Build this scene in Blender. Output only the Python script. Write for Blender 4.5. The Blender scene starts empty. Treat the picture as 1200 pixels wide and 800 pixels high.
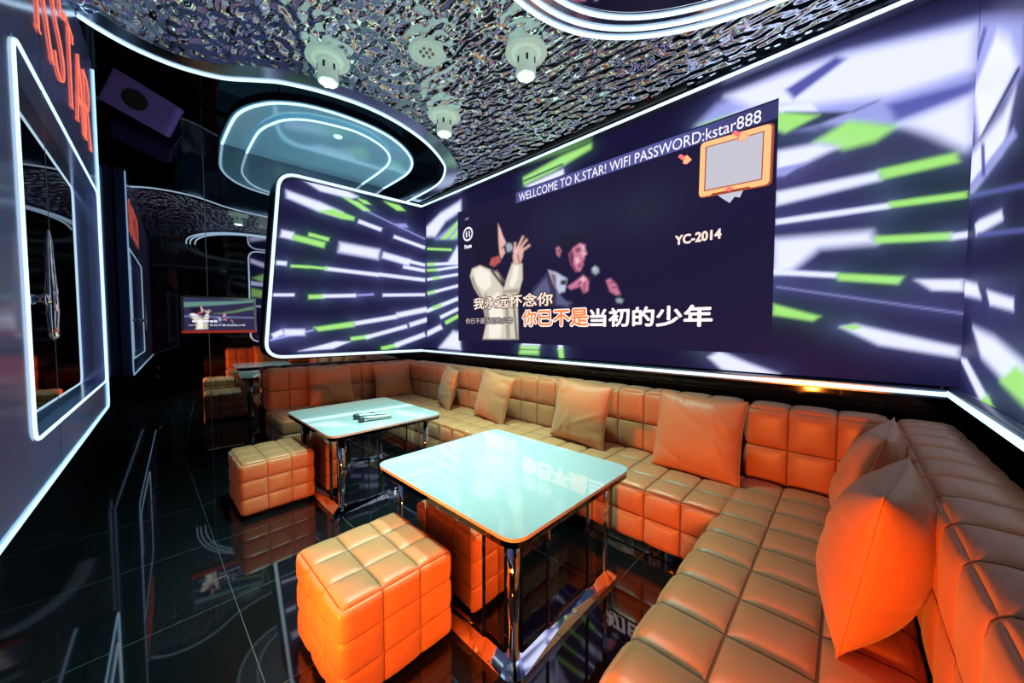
import bpy, bmesh, math, random
import numpy as np
from mathutils import Vector, Matrix, Euler
random.seed(3)
scene = bpy.context.scene
COL = scene.collection
R = math.radians

# ------------------------------------------------------------------ materials
def mat(name, base=(.5, .5, .5), rough=.5, metal=0.0, emit=None, strength=1.0, spec=.5, coat=0.0, coat_rough=.05,
        sheen=0.0, ior=1.45, bump=None, colvar=None):
    m = bpy.data.materials.new(name); m.use_nodes = True
    nt = m.node_tree; b = nt.nodes['Principled BSDF']
    b.inputs['Base Color'].default_value = (*base, 1)
    b.inputs['Roughness'].default_value = rough
    b.inputs['Metallic'].default_value = metal
    b.inputs['IOR'].default_value = ior
    b.inputs['Specular IOR Level'].default_value = spec
    b.inputs['Coat Weight'].default_value = coat
    b.inputs['Coat Roughness'].default_value = coat_rough
    b.inputs['Sheen Weight'].default_value = sheen
    if emit:
        b.inputs['Emission Color'].default_value = (*emit, 1)
        b.inputs['Emission Strength'].default_value = strength
    tc = None
    if bump:
        scale, detail, dist, stretch = bump
        tc = nt.nodes.new('ShaderNodeTexCoord'); mp = nt.nodes.new('ShaderNodeMapping')
        mp.inputs['Scale'].default_value = stretch
        nz = nt.nodes.new('ShaderNodeTexNoise'); nz.inputs['Scale'].default_value = scale
        nz.inputs['Detail'].default_value = detail
        bp = nt.nodes.new('ShaderNodeBump'); bp.inputs['Distance'].default_value = dist
        nt.links.new(tc.outputs['Object'], mp.inputs['Vector']); nt.links.new(mp.outputs['Vector'], nz.inputs['Vector'])
        nt.links.new(nz.outputs['Fac'], bp.inputs['Height']); nt.links.new(bp.outputs['Normal'], b.inputs['Normal'])
    if colvar:
        c2, sc = colvar
        tc2 = nt.nodes.new('ShaderNodeTexCoord'); n2 = nt.nodes.new('ShaderNodeTexNoise'); n2.inputs['Scale'].default_value = sc
        n2.inputs['Detail'].default_value = 4
        mx = nt.nodes.new('ShaderNodeMix'); mx.data_type = 'RGBA'
        mx.inputs[6].default_value = (*base, 1); mx.inputs[7].default_value = (*c2, 1)
        nt.links.new(tc2.outputs['Object'], n2.inputs['Vector']); nt.links.new(n2.outputs['Fac'], mx.inputs[0])
        nt.links.new(mx.outputs[2], b.inputs['Base Color'])
    return m

def screen_mat(name, strength=1.0):
    m = bpy.data.materials.new(name); m.use_nodes = True
    nt = m.node_tree; b = nt.nodes['Principled BSDF']
    at = nt.nodes.new('ShaderNodeAttribute'); at.attribute_name = 'pic'
    b.inputs['Base Color'].default_value = (.003, .003, .004, 1); b.inputs['Roughness'].default_value = .45
    b.inputs['Specular IOR Level'].default_value = .06
    nt.links.new(at.outputs['Color'], b.inputs['Emission Color']); b.inputs['Emission Strength'].default_value = strength
    return m

def floor_mat():
    m = mat('black_polished_tile', (.004, .004, .005), .035, ior=1.75, colvar=((.007, .007, .008), 3.0))
    nt = m.node_tree; b = nt.nodes['Principled BSDF']
    tc = nt.nodes.new('ShaderNodeTexCoord'); mp = nt.nodes.new('ShaderNodeMapping')
    mp.inputs['Location'].default_value = (2.95 + .69 * 4, -.3 + .69 * 4, 0)
    br = nt.nodes.new('ShaderNodeTexBrick'); br.offset = 0; br.inputs['Scale'].default_value = 1
    br.inputs['Brick Width'].default_value = .69; br.inputs['Row Height'].default_value = .69
    br.inputs['Mortar Size'].default_value = .0014; br.inputs['Mortar Smooth'].default_value = 0
    old = b.inputs['Base Color'].links[0].from_socket
    nt.links.new(tc.outputs['Object'], mp.inputs['Vector']); nt.links.new(mp.outputs['Vector'], br.inputs['Vector'])
    nt.links.new(old, br.inputs['Color1']); nt.links.new(old, br.inputs['Color2'])
    br.inputs['Mortar'].default_value = (.075, .08, .08, 1)
    nt.links.new(br.outputs['Color'], b.inputs['Base Color'])
    mr = nt.nodes.new('ShaderNodeMapRange'); mr.inputs[3].default_value = .03; mr.inputs[4].default_value = .35
    nt.links.new(br.outputs['Fac'], mr.inputs[0]); nt.links.new(mr.outputs[0], b.inputs['Roughness'])
    return m

M = dict(
    leather=mat('orange_leather', (.64, .225, .090), .36, spec=.5, sheen=.2, bump=(260, 3, .0006, (1, 1, 1)), colvar=((.59, .20, .078), 9)),
    leather_soft=mat('orange_cushion_leather', (.68, .245, .10), .42, sheen=.2, bump=(60, 3, .0015, (1, 1, 1)), colvar=((.63, .22, .09), 7)),
    leather_seam_shade=mat('seam_crease_shade', (.24, .065, .02), .6),  # thread colour plus crease shadow, painted into the quilting grooves
    panel_mirror=mat('smoked_mirror_panel', (.46, .45, .50), .02, 1.0),
    piping=mat('dark_orange_piping', (.42, .09, .02), .5),
    window_mirror=mat('dark_window_mirror', (.11, .105, .12), .02, 1.0),
    chrome=mat('chrome', (.78, .78, .82), .04, 1.0),
    black_mirror=mat('black_mirror_glass', (.07, .07, .08), .02, 1.0),
    dark_metal=mat('dark_lacquer', (.012, .012, .015), .25),
    wall_mirror=mat('dark_wall_mirror', (.33, .325, .36), .012, 1.0, colvar=((.31, .305, .34), 1.5)),
    black_gloss=mat('black_gloss_wall', (.004, .004, .006), .06, ior=1.5, colvar=((.008, .007, .012), 2)),
    black_rec=mat('black_gloss_recess', (.003, .003, .004), .04, ior=1.5, colvar=((.006, .006, .008), 2)),
    floor=floor_mat(),
    ripple=mat('water_ripple_steel', (.90, .93, 1.0), .02, 1.0, bump=(12.5, 0.3, .085, (1.0, 1.5, 1))),
    band=mat('brushed_steel_band', (.42, .47, .55), .16, 1.0, colvar=((.36, .41, .5), 14)),
    plate=mat('satin_glow_plate', (.46, .86, 1.0), .15, .2, emit=(.11, .34, .52), strength=.27, colvar=((.42, .82, .97), 3)),  # faint blue glow added to the plates to brighten them
    plate_edge=mat('dark_plate_edge', (.03, .025, .06), .3, .6),
    panel=mat('satin_blue_steel_panel', (.30, .35, .72), .13, .3, colvar=((.26, .30, .68), 1.2)),
    led=mat('led_tube', (.8, .9, 1), .5, emit=(.60, .86, 1.0), strength=1.35),
    led_thin=mat('led_thin_tube', (.8, .9, 1), .5, emit=(.40, .70, 1.0), strength=1.4),
    led_violet=mat('led_violet_tube', (.8, .9, 1), .5, emit=(.42, .55, 1.0), strength=1.5),
    channel=mat('led_channel', (.25, .30, .38), .3, .9),
    red_neon=mat('red_neon_tube', (.8, .2, .1), .4, emit=(1.0, .17, .10), strength=1.15),
    white_plastic_glow=mat('white_lamp_plastic_glow', (.78, .86, .80), .35, emit=(.40, .62, .50), strength=.45, colvar=((.74, .82, .77), 6)),  # mint glow added so the lamp housings look brighter
    lamp_glow=mat('lamp_led_glow', (.8, 1, .9), .4, emit=(.55, 1.0, .80), strength=9),
    table_glass=mat('white_table_glass', (.62, .52, .52), .045, coat=.55, coat_rough=.02, colvar=((.60, .505, .505), 2)),
    speaker=mat('speaker_violet_light', (.22, .13, .55), .5, colvar=((.19, .11, .50), 20)),  # violet light on the cabinet is put into its base colour
    speaker_dark=mat('speaker_dark', (.006, .005, .01), .6),
    mic_grey=mat('microphone_body', (.40, .46, .44), .3, .7),
    mic_mesh=mat('microphone_mesh', (.06, .08, .08), .45, .8, bump=(600, 1, .001, (1, 1, 1))),
    silver=mat('silver_frame', (.65, .68, .72), .2, 1.0),
    red_bar=mat('red_bar', (.5, .05, .03), .4, emit=(.6, .04, .02), strength=.35),
    seam=mat('mirror_joint', (.25, .27, .3), .35, .8),
    screen=screen_mat('led_wall_picture', 1.0),
    txt_white=mat('caption_white', (.8, .8, .8), .5, emit=(.80, .84, .92), strength=1.0),
    txt_dark=mat('caption_outline', (.02, .02, .02), .5),
    txt_orange=mat('caption_orange', (.8, .3, .1), .5, emit=(.95, .16, .035), strength=1.0),
    txt_cream=mat('caption_cream', (.8, .8, .7), .5, emit=(.78, .72, .66), strength=.9),
    txt_grey=mat('caption_grey', (.5, .5, .5), .5, emit=(.42, .42, .48), strength=.9),
    badge_orange=mat('badge_orange', (.8, .5, .3), .5, emit=(.92, .50, .20), strength=.95),
    badge_dark=mat('badge_line', (.3, .1, .05), .5, emit=(.22, .045, .02), strength=1),
    badge_grey=mat('badge_panel', (.5, .55, .6), .5, emit=(.42, .48, .58), strength=.9),
    arrow_pink=mat('arrow_pink', (.8, .3, .3), .5, emit=(.75, .14, .13), strength=1),
    orange_shade=mat('orange_lamp_shade', (.8, .4, .1), .5, emit=(1.0, .30, .05), strength=3),
)

# ------------------------------------------------------------------ object helpers
def link(o, parent=None):
    COL.objects.link(o)
    if parent: o.parent = parent
    return o

def mesh(name, verts, faces, m, parent=None, smooth=False, loc=None):
    me = bpy.data.meshes.new(name)
    me.from_pydata([tuple(map(float, v)) for v in verts], [], [tuple(map(int, f)) for f in faces])
    me.materials.append(m)
    if smooth: me.shade_smooth()
    me.update()
    o = bpy.data.objects.new(name, me)
    if loc is not None: o.location = loc
    return link(o, parent)

def from_bm(name, bm, m, parent=None, smooth=False, angle=None):
    bmesh.ops.recalc_face_normals(bm, faces=bm.faces[:])
    me = bpy.data.meshes.new(name); bm.to_mesh(me); bm.free()
    for x in (m if isinstance(m, (list, tuple)) else [m]): me.materials.append(x)
    if smooth: me.shade_smooth()
    if angle is not None:
        me.shade_smooth(); me.set_sharp_from_angle(angle=angle)
    return link(bpy.data.objects.new(name, me), parent)

def tag(o, label=None, cat=None, group=None, kind=None):
    if label: o['label'] = label
    if cat: o['category'] = cat
    if group: o['group'] = group
    if kind: o['kind'] = kind
    return o

def empty(name, loc=(0, 0, 0), rz=0):
    o = bpy.data.objects.new(name, None); o.location = loc; o.rotation_euler = (0, 0, rz); o.empty_display_size = .1
    return link(o)

def copy_tree(o):
    c = o.copy(); COL.objects.link(c)
    for ch in list(o.children):
        k = ch.copy(); COL.objects.link(k); k.parent = c
        for g in list(ch.children):
            q = g.copy(); COL.objects.link(q); q.parent = k
    return c

def bm_box(bm, lo, hi, bev=0.0, seg=2):
    r = bmesh.ops.create_cube(bm, size=1)
    vs = r['verts']
    for v in vs:
        v.co = Vector([lo[i] + (v.co[i] + .5) * (hi[i] - lo[i]) for i in range(3)])
    if bev > 0:
        es = list({e for v in vs for e in v.link_edges})
        bmesh.ops.bevel(bm, geom=es, offset=bev, segments=seg, affect='EDGES', profile=.5)

def box(name, lo, hi, m, parent=None, bev=0.0, seg=2):
    bm = bmesh.new(); bm_box(bm, lo, hi, bev, seg)
    return from_bm(name, bm, m, parent, angle=R(35))

def bm_tube(bm, path, r, closed=False, n=8, caps=True):
    P = [Vector(p) for p in path]; N = len(P); rings = []
    up = None
    for i, p in enumerate(P):
        a = P[(i - 1) % N] if (closed or i > 0) else p
        b = P[(i + 1) % N] if (closed or i < N - 1) else p
        t = (b - a).normalized()
        if up is None:
            up = Vector((0, 0, 1)) if abs(t.z) < .9 else Vector((1, 0, 0))
        s = t.cross(up)
        if s.length < 1e-6: s = t.orthogonal()
        s.normalize(); up = s.cross(t).normalized()
        rr = r[i] if isinstance(r, (list, tuple)) else r
        if 0 < i < N - 1 or closed:
            d1 = (p - a).normalized(); d2 = (b - p).normalized()
            c = max(.35, math.cos(d1.angle(d2, 0) / 2)) if (d1.length and d2.length) else 1
        else: c = 1
        rings.append([bm.verts.new(p + (s * math.cos(2 * math.pi * k / n) + up * math.sin(2 * math.pi * k / n)) * rr / 1.0) for k in range(n)])
    for i in range(N if closed else N - 1):
        A, B = rings[i], rings[(i + 1) % N]
        for k in range(n):
            bm.faces.new((A[k], A[(k + 1) % n], B[(k + 1) % n], B[k]))
    if caps and not closed:
        bm.faces.new(rings[0][::-1]); bm.faces.new(rings[-1])

def tube(name, path, r, m, parent=None, closed=False, n=8):
    bm = bmesh.new(); bm_tube(bm, path, r, closed, n)
    return from_bm(name, bm, m, parent, smooth=True)

def bm_lathe(bm, prof, n=32, cx=0, cy=0):
    rings = []
    for (r, z) in prof:
        if r < 1e-6: rings.append([bm.verts.new((cx, cy, z))])
        else: rings.append([bm.verts.new((cx + r * math.cos(2 * math.pi * k / n), cy + r * math.sin(2 * math.pi * k / n), z)) for k in range(n)])
    for A, B in zip(rings, rings[1:]):
        if len(A) == 1 and len(B) == 1: continue
        for k in range(n):
            k2 = (k + 1) % n
            if len(A) == 1: bm.faces.new((A[0], B[k], B[k2]))
            elif len(B) == 1: bm.faces.new((A[k], A[k2], B[0]))
            else: bm.faces.new((A[k], A[k2], B[k2], B[k]))

def lathe(name, prof, m, parent=None, n=32, angle=R(40)):
    bm = bmesh.new(); bm_lathe(bm, prof, n)
    return from_bm(name, bm, m, parent, angle=angle)

def prism(name, pts, z0, z1, m, parent=None, bev=0):
    bm = bmesh.new()
    lo = [bm.verts.new((x, y, z0)) for x, y in pts]; hi = [bm.verts.new((x, y, z1)) for x, y in pts]
    bm.faces.new(lo[::-1]); top = bm.faces.new(hi)
    n = len(pts)
    for i in range(n): bm.faces.new((lo[i], lo[(i + 1) % n], hi[(i + 1) % n], hi[i]))
    return from_bm(name, bm, m, parent, angle=R(30))

def flat(name, pts, z, m, parent=None):
    bm = bmesh.new(); bm.faces.new([bm.verts.new((x, y, z)) for x, y in pts])
    return from_bm(name, bm, m, parent)

def smooth_poly(pts, closed=False, sub=6):
    """Catmull-Rom"""
    P = [Vector((*p, 0)) if len(p) == 2 else Vector(p) for p in pts]; N = len(P); out = []
    for i in range(N if closed else N - 1):
        p0 = P[(i - 1) % N] if (closed or i > 0) else P[0]; p1 = P[i]; p2 = P[(i + 1) % N]
        p3 = P[(i + 2) % N] if (closed or i + 2 < N) else P[-1]
        for k in range(sub):
            t = k / sub
            out.append(.5 * ((2 * p1) + (p2 - p0) * t + (2 * p0 - 5 * p1 + 4 * p2 - p3) * t * t + (3 * p1 - p0 - 3 * p2 + p3) * t ** 3))
    if not closed: out.append(P[-1])
    return [tuple(v) for v in out]

def rounded(pts, rad, seg=6):
    """2D/3D closed polygon with rounded corners"""
    P = [Vector(p) for p in pts]; N = len(P); out = []
    for i in range(N):
        p = P[i]; a = P[i - 1] - p; b = P[(i + 1) % N] - p
        rr = rad[i] if isinstance(rad, (list, tuple)) else rad
        if rr <= 0: out.append(tuple(p)); continue
        rr = min(rr, a.length * .48, b.length * .48)
        s = p + a.normalized() * rr; e = p + b.normalized() * rr
        for k in range(seg + 1):
            t = k / seg
            out.append(tuple(s * (1 - t) ** 2 + p * 2 * t * (1 - t) + e * t * t))
    return out

# ---- quilted upholstered box, origin at the middle of its underside
def quilt_box(name, size, cells, m, parent=None, loc=(0, 0, 0), r=.035, puff=.014, sub=8, power=5, corner_seam=False, warp=None):
    h = np.array(size, float) / 2
    V = []; F = []; S = []
    def fall(t, n, closed_ends):
        x = t * n; c = np.minimum(np.floor(x), n - 1); u = (x - c) * 2 - 1
        f = 1 - np.abs(u) ** power - .30 * np.exp(-((1 - np.abs(u)) / .04) ** 2)
        if not closed_ends:
            f = np.where((c == 0) & (u < 0), 1, f); f = np.where((c == n - 1) & (u > 0), 1, f)
        return f
    def spaced(n):
        k = np.linspace(-1, 1, sub + 1); k = np.sign(k) * (1 - (1 - np.abs(k)) ** 2.3)
        return np.unique(np.round(np.concatenate([(i + (k + 1) / 2) / n for i in range(n)]), 6))
    for ax in range(3):
        a, b = [i for i in range(3) if i != ax]
        for sgn in (-1, 1):
            if ax == 2 and sgn == -1: ta, tb = np.array([0., 1.]), np.array([0., 1.])
            else: ta, tb = spaced(cells[a]), spaced(cells[b])
            A, B = np.meshgrid(ta, tb, indexing='ij')
            P = np.zeros(A.shape + (3,)); P[..., a] = (A * 2 - 1) * h[a]; P[..., b] = (B * 2 - 1) * h[b]; P[..., ax] = sgn * h[ax]
            Q = np.clip(P, -(h - r), h - r); D = P - Q; L = np.linalg.norm(D, axis=-1, keepdims=True); Nn = D / L
            f = fall(A, cells[a], corner_seam or ax == 2) * (fall(B, cells[b], True) if not (ax == 2) else fall(B, cells[b], True))
            if ax == 2 and sgn == -1: f = f * 0
            P2 = Q + Nn * (r + (puff * f - puff * .25)[..., None])
            base = len(V); na, nb = A.shape
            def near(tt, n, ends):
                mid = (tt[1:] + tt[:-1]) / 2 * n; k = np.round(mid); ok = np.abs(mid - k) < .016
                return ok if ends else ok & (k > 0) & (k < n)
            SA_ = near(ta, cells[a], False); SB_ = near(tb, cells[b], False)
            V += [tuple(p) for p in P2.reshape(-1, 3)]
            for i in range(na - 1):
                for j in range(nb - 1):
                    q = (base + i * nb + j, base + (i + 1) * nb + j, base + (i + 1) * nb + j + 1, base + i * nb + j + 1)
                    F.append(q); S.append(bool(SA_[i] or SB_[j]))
    bm = bmesh.new()
    vs = [bm.verts.new(v) for v in V]
    for f, s_ in zip(F, S):
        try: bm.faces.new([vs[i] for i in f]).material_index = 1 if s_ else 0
        except ValueError: pass
    bmesh.ops.remove_doubles(bm, verts=bm.verts[:], dist=2e-4)
    for v in bm.verts:
        v.co.z += h[2]
        v.co += Vector(loc)
        if warp: v.co = Vector(warp(*v.co))
    return from_bm(name, bm, [m, M['leather_seam_shade']], parent, smooth=True)

# ---- picture painting on a dense grid
def sdf(px, py, poly):
    poly = np.array(poly, float); n = len(poly)
    d = np.full(px.shape, 1e9); s = np.ones(px.shape)
    for i in range(n):
        ax, ay = poly[i]; bx, by = poly[i - 1]
        ex, ey = bx - ax, by - ay; wx, wy = px - ax, py - ay
        t = np.clip((wx * ex + wy * ey) / (ex * ex + ey * ey + 1e-12), 0, 1)
        d = np.minimum(d, (wx - ex * t) ** 2 + (wy - ey * t) ** 2)
        c1 = py >= ay; c2 = py < by; c3 = ex * wy > ey * wx
        s = np.where((c1 & c2 & c3) | (~c1 & ~c2 & ~c3), -s, s)
    return s * np.sqrt(d)

PAL = dict(W=(.86, .90, 1.25), G=(.40, .86, .22), L=(.34, .36, .80), N=(.030, .022, .085), B=(.10, .105, .42),
           C=(.72, .66, .55), E=(.95, .90, .80), F=(.86, .52, .60), X=(.16, .035, .09), Y=(.26, .13, .14), Z=(.045, .040, .095), O=(.012, .009, .030), D=(.03, .022, .03), T=(.42, .34, .28), S=(.80, .46, .40), R=(.50, .10, .09), P=(.62, .20, .32),
           M=(.36, .42, .46), I=(.52, .60, .78), U=(.11, .12, .24), K=(.009, .007, .040))
def paint(X, Z, items, base, glow=True, soft=None):
    img = np.zeros(X.shape + (3,)); img[:] = base
    for c, poly in items:
        q = np.array(poly); ext = q.max(0) - q.min(0)
        area = .5 * abs(np.dot(q[:, 0], np.roll(q[:, 1], 1)) - np.dot(q[:, 1], np.roll(q[:, 0], 1)))
        wid = area / max(ext.max(), 1e-3)
        s = soft if soft else min(max(.30 * wid, .010), .045)
        d = sdf(X, Z, poly)
        a = np.clip(.5 - d / (2 * s), 0, 1); a = a * a * (3 - 2 * a)
        col = np.array(PAL[c])
        if glow and c in 'WGL':
            g = np.exp(-np.maximum(d, 0) / .055) * .17 * (d > 0)
            img += g[..., None] * (np.array((.25, .28, .8)) if c != 'G' else np.array((.1, .3, .2)))
        img = img * (1 - a[..., None]) + col * a[..., None]
    return img

def picture(name, nu, nv, place, img_fn, m, parent=None):
    """place(s,t)->(x,y,z) arrays; img_fn(s,t)->rgb"""
    s, t = np.meshgrid(np.linspace(0, 1, nu), np.linspace(0, 1, nv), indexing='ij')
    x, y, z = place(s, t)
    V = np.stack([x, y, z], -1).reshape(-1, 3)
    idx = np.arange(nu * nv).reshape(nu, nv)
    F = np.stack([idx[:-1, :-1], idx[1:, :-1], idx[1:, 1:], idx[:-1, 1:]], -1).reshape(-1, 4)
    me = bpy.data.meshes.new(name)
    me.vertices.add(len(V)); me.vertices.foreach_set('co', V.astype(np.float32).ravel())
    me.loops.add(F.size); me.loops.foreach_set('vertex_index', F.astype(np.int32).ravel())
    me.polygons.add(len(F)); me.polygons.foreach_set('loop_start', np.arange(0, F.size, 4, dtype=np.int32))
    me.update(calc_edges=True)
    img = img_fn(s, t).reshape(-1, 3)
    at = me.attributes.new('pic', 'FLOAT_COLOR', 'POINT')
    at.data.foreach_set('color', np.concatenate([img, np.ones((len(img), 1))], 1).astype(np.float32).ravel())
    me.materials.append(m)
    return link(bpy.data.objects.new(name, me), parent)

def text(name, body, x0, x1, z0, z1, place, m, parent=None, off=.0, bold=0.0, thick=0.0):
    """lettering fitted to the box x0..x1, z0..z1 of a plane; place(u,v,w)->point, w is the height off the plane"""
    cu = bpy.data.curves.new(name, 'FONT'); cu.body = body; cu.size = 1; cu.extrude = .0; cu.offset = min(bold, .006); cu.resolution_u = 3
    to = bpy.data.objects.new(name, cu); COL.objects.link(to)
    dg = bpy.context.evaluated_depsgraph_get(); me0 = bpy.data.meshes.new_from_object(to.evaluated_get(dg))
    vs = np.array([v.co[:] for v in me0.vertices]); fs = [tuple(p.vertices) for p in me0.polygons]
    bpy.data.objects.remove(to); bpy.data.curves.remove(cu); bpy.data.meshes.remove(me0)
    lo, hi = vs.min(0), vs.max(0)
    u = x0 + (vs[:, 0] - lo[0]) / (hi[0] - lo[0]) * (x1 - x0)
    v = z0 + (vs[:, 1] - lo[1]) / (hi[1] - lo[1]) * (z1 - z0)
    if thick <= 0: return mesh(name, [place(a, b, off) for a, b in zip(u, v)], fs, m, parent)
    VV = []; FF = []
    for k in range(8):       # a heavier weight: the outlines laid round themselves, each a hair further off the plane
        dx, dz = thick * math.cos(k * math.pi / 4), thick * math.sin(k * math.pi / 4); n0 = len(VV)
        VV += [place(a + dx, b_ + dz, off + k * .00005) for a, b_ in zip(u, v)]; FF += [tuple(i + n0 for i in f) for f in fs]
    return mesh(name, VV, FF, m, parent)
SA = [
('W',[(1.288,3.056),(1.655,2.999),(1.930,2.926),(1.897,2.855),(1.624,2.881),(1.291,2.971)]),
('G',[(1.805,2.946),(2.076,2.894),(2.065,2.844),(1.928,2.838),(1.624,2.881)]),
('W',[(1.474,3.228),(1.904,3.249),(2.131,3.179),(2.031,3.131),(1.658,3.142)]),
('G',[(1.902,3.135),(2.130,3.110),(2.290,3.022),(2.196,3.002)]),
('G',[(2.104,3.162),(2.233,3.151),(2.302,3.110),(2.197,3.101)]),
('G',[(2.476,3.199),(2.711,3.193),(2.805,3.131),(2.671,3.110)]),
('W',[(2.116,2.824),(2.431,2.761),(2.450,2.812),(2.134,2.873)]),
('L',[(2.227,3.003),(3.113,2.756),(3.120,2.772),(2.233,3.017)]),
('W',[(2.611,2.699),(3.106,2.606),(3.124,2.653),(2.627,2.744)]),
('L',[(2.649,2.912),(2.806,2.942),(2.846,2.892),(2.706,2.867)]),
('W',[(1.215,2.485),(1.339,2.474),(1.357,2.562),(1.232,2.571)]),
('G',[(1.340,2.471),(1.689,2.421),(1.707,2.494),(1.356,2.540)]),
('G',[(1.510,2.546),(1.745,2.515),(1.757,2.562),(1.522,2.591)]),
('W',[(1.862,2.392),(2.385,2.362),(2.411,2.501),(1.885,2.522)]),
('W',[(2.440,2.388),(2.846,2.324),(2.874,2.416),(2.466,2.475)]),
('W',[(2.813,2.369),(3.106,2.336),(3.119,2.383),(2.825,2.415)]),
('W',[(2.753,2.274),(3.106,2.248),(3.116,2.296),(2.762,2.320)]),
('W',[(1.166,2.146),(1.271,2.146),(1.276,2.196),(1.171,2.195)]),
('G',[(1.312,2.130),(1.506,2.138),(1.509,2.174),(1.314,2.164)]),
('W',[(1.695,2.134),(2.390,2.115),(2.397,2.166),(1.701,2.180)]),
('G',[(1.505,2.143),(1.726,2.140),(1.730,2.174),(1.509,2.175)]),
('W',[(2.390,2.124),(3.106,2.103),(3.113,2.155),(2.397,2.171)]),
('W',[(1.128,1.764),(1.345,1.777),(1.346,1.812),(1.129,1.798)]),
('G',[(1.499,1.751),(1.676,1.767),(1.675,1.820),(1.499,1.803)]),
('W',[(1.667,1.775),(2.074,1.807),(2.074,1.852),(1.667,1.818)]),
('L',[(2.074,1.816),(2.317,1.844),(2.316,1.873),(2.073,1.844)]),
('W',[(2.444,1.834),(3.107,1.879),(3.107,1.923),(2.444,1.875)]),
('L',[(1.072,1.224),(1.550,1.346),(1.546,1.368),(1.068,1.245)]),
('G',[(1.549,1.390),(2.034,1.470),(2.049,1.400),(1.607,1.340)]),
('W',[(2.054,1.416),(2.653,1.520),(2.644,1.576),(2.046,1.468)]),
('W',[(2.656,1.532),(3.245,1.656),(3.229,1.731),(2.642,1.602)]),
('W',[(1.119,1.254),(1.225,1.309),(1.204,1.366),(1.099,1.311)]),
('W',[(1.227,1.293),(1.446,1.290),(1.448,1.367),(1.229,1.368)]),
('G',[(1.999,1.207),(2.257,1.237),(2.251,1.287),(1.994,1.256)]),
('W',[(2.207,1.224),(2.814,1.381),(2.799,1.434),(2.195,1.273)]),
('W',[(2.857,1.394),(3.292,1.525),(3.271,1.587),(2.838,1.453)]),
('W',[(1.372,1.091),(1.802,1.202),(1.996,1.197),(1.769,1.107)]),
('G',[(2.419,1.055),(2.688,1.105),(2.677,1.158),(2.408,1.107)]),
('W',[(2.635,1.091),(3.113,1.247),(3.087,1.311),(2.612,1.153)]),
]
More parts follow.
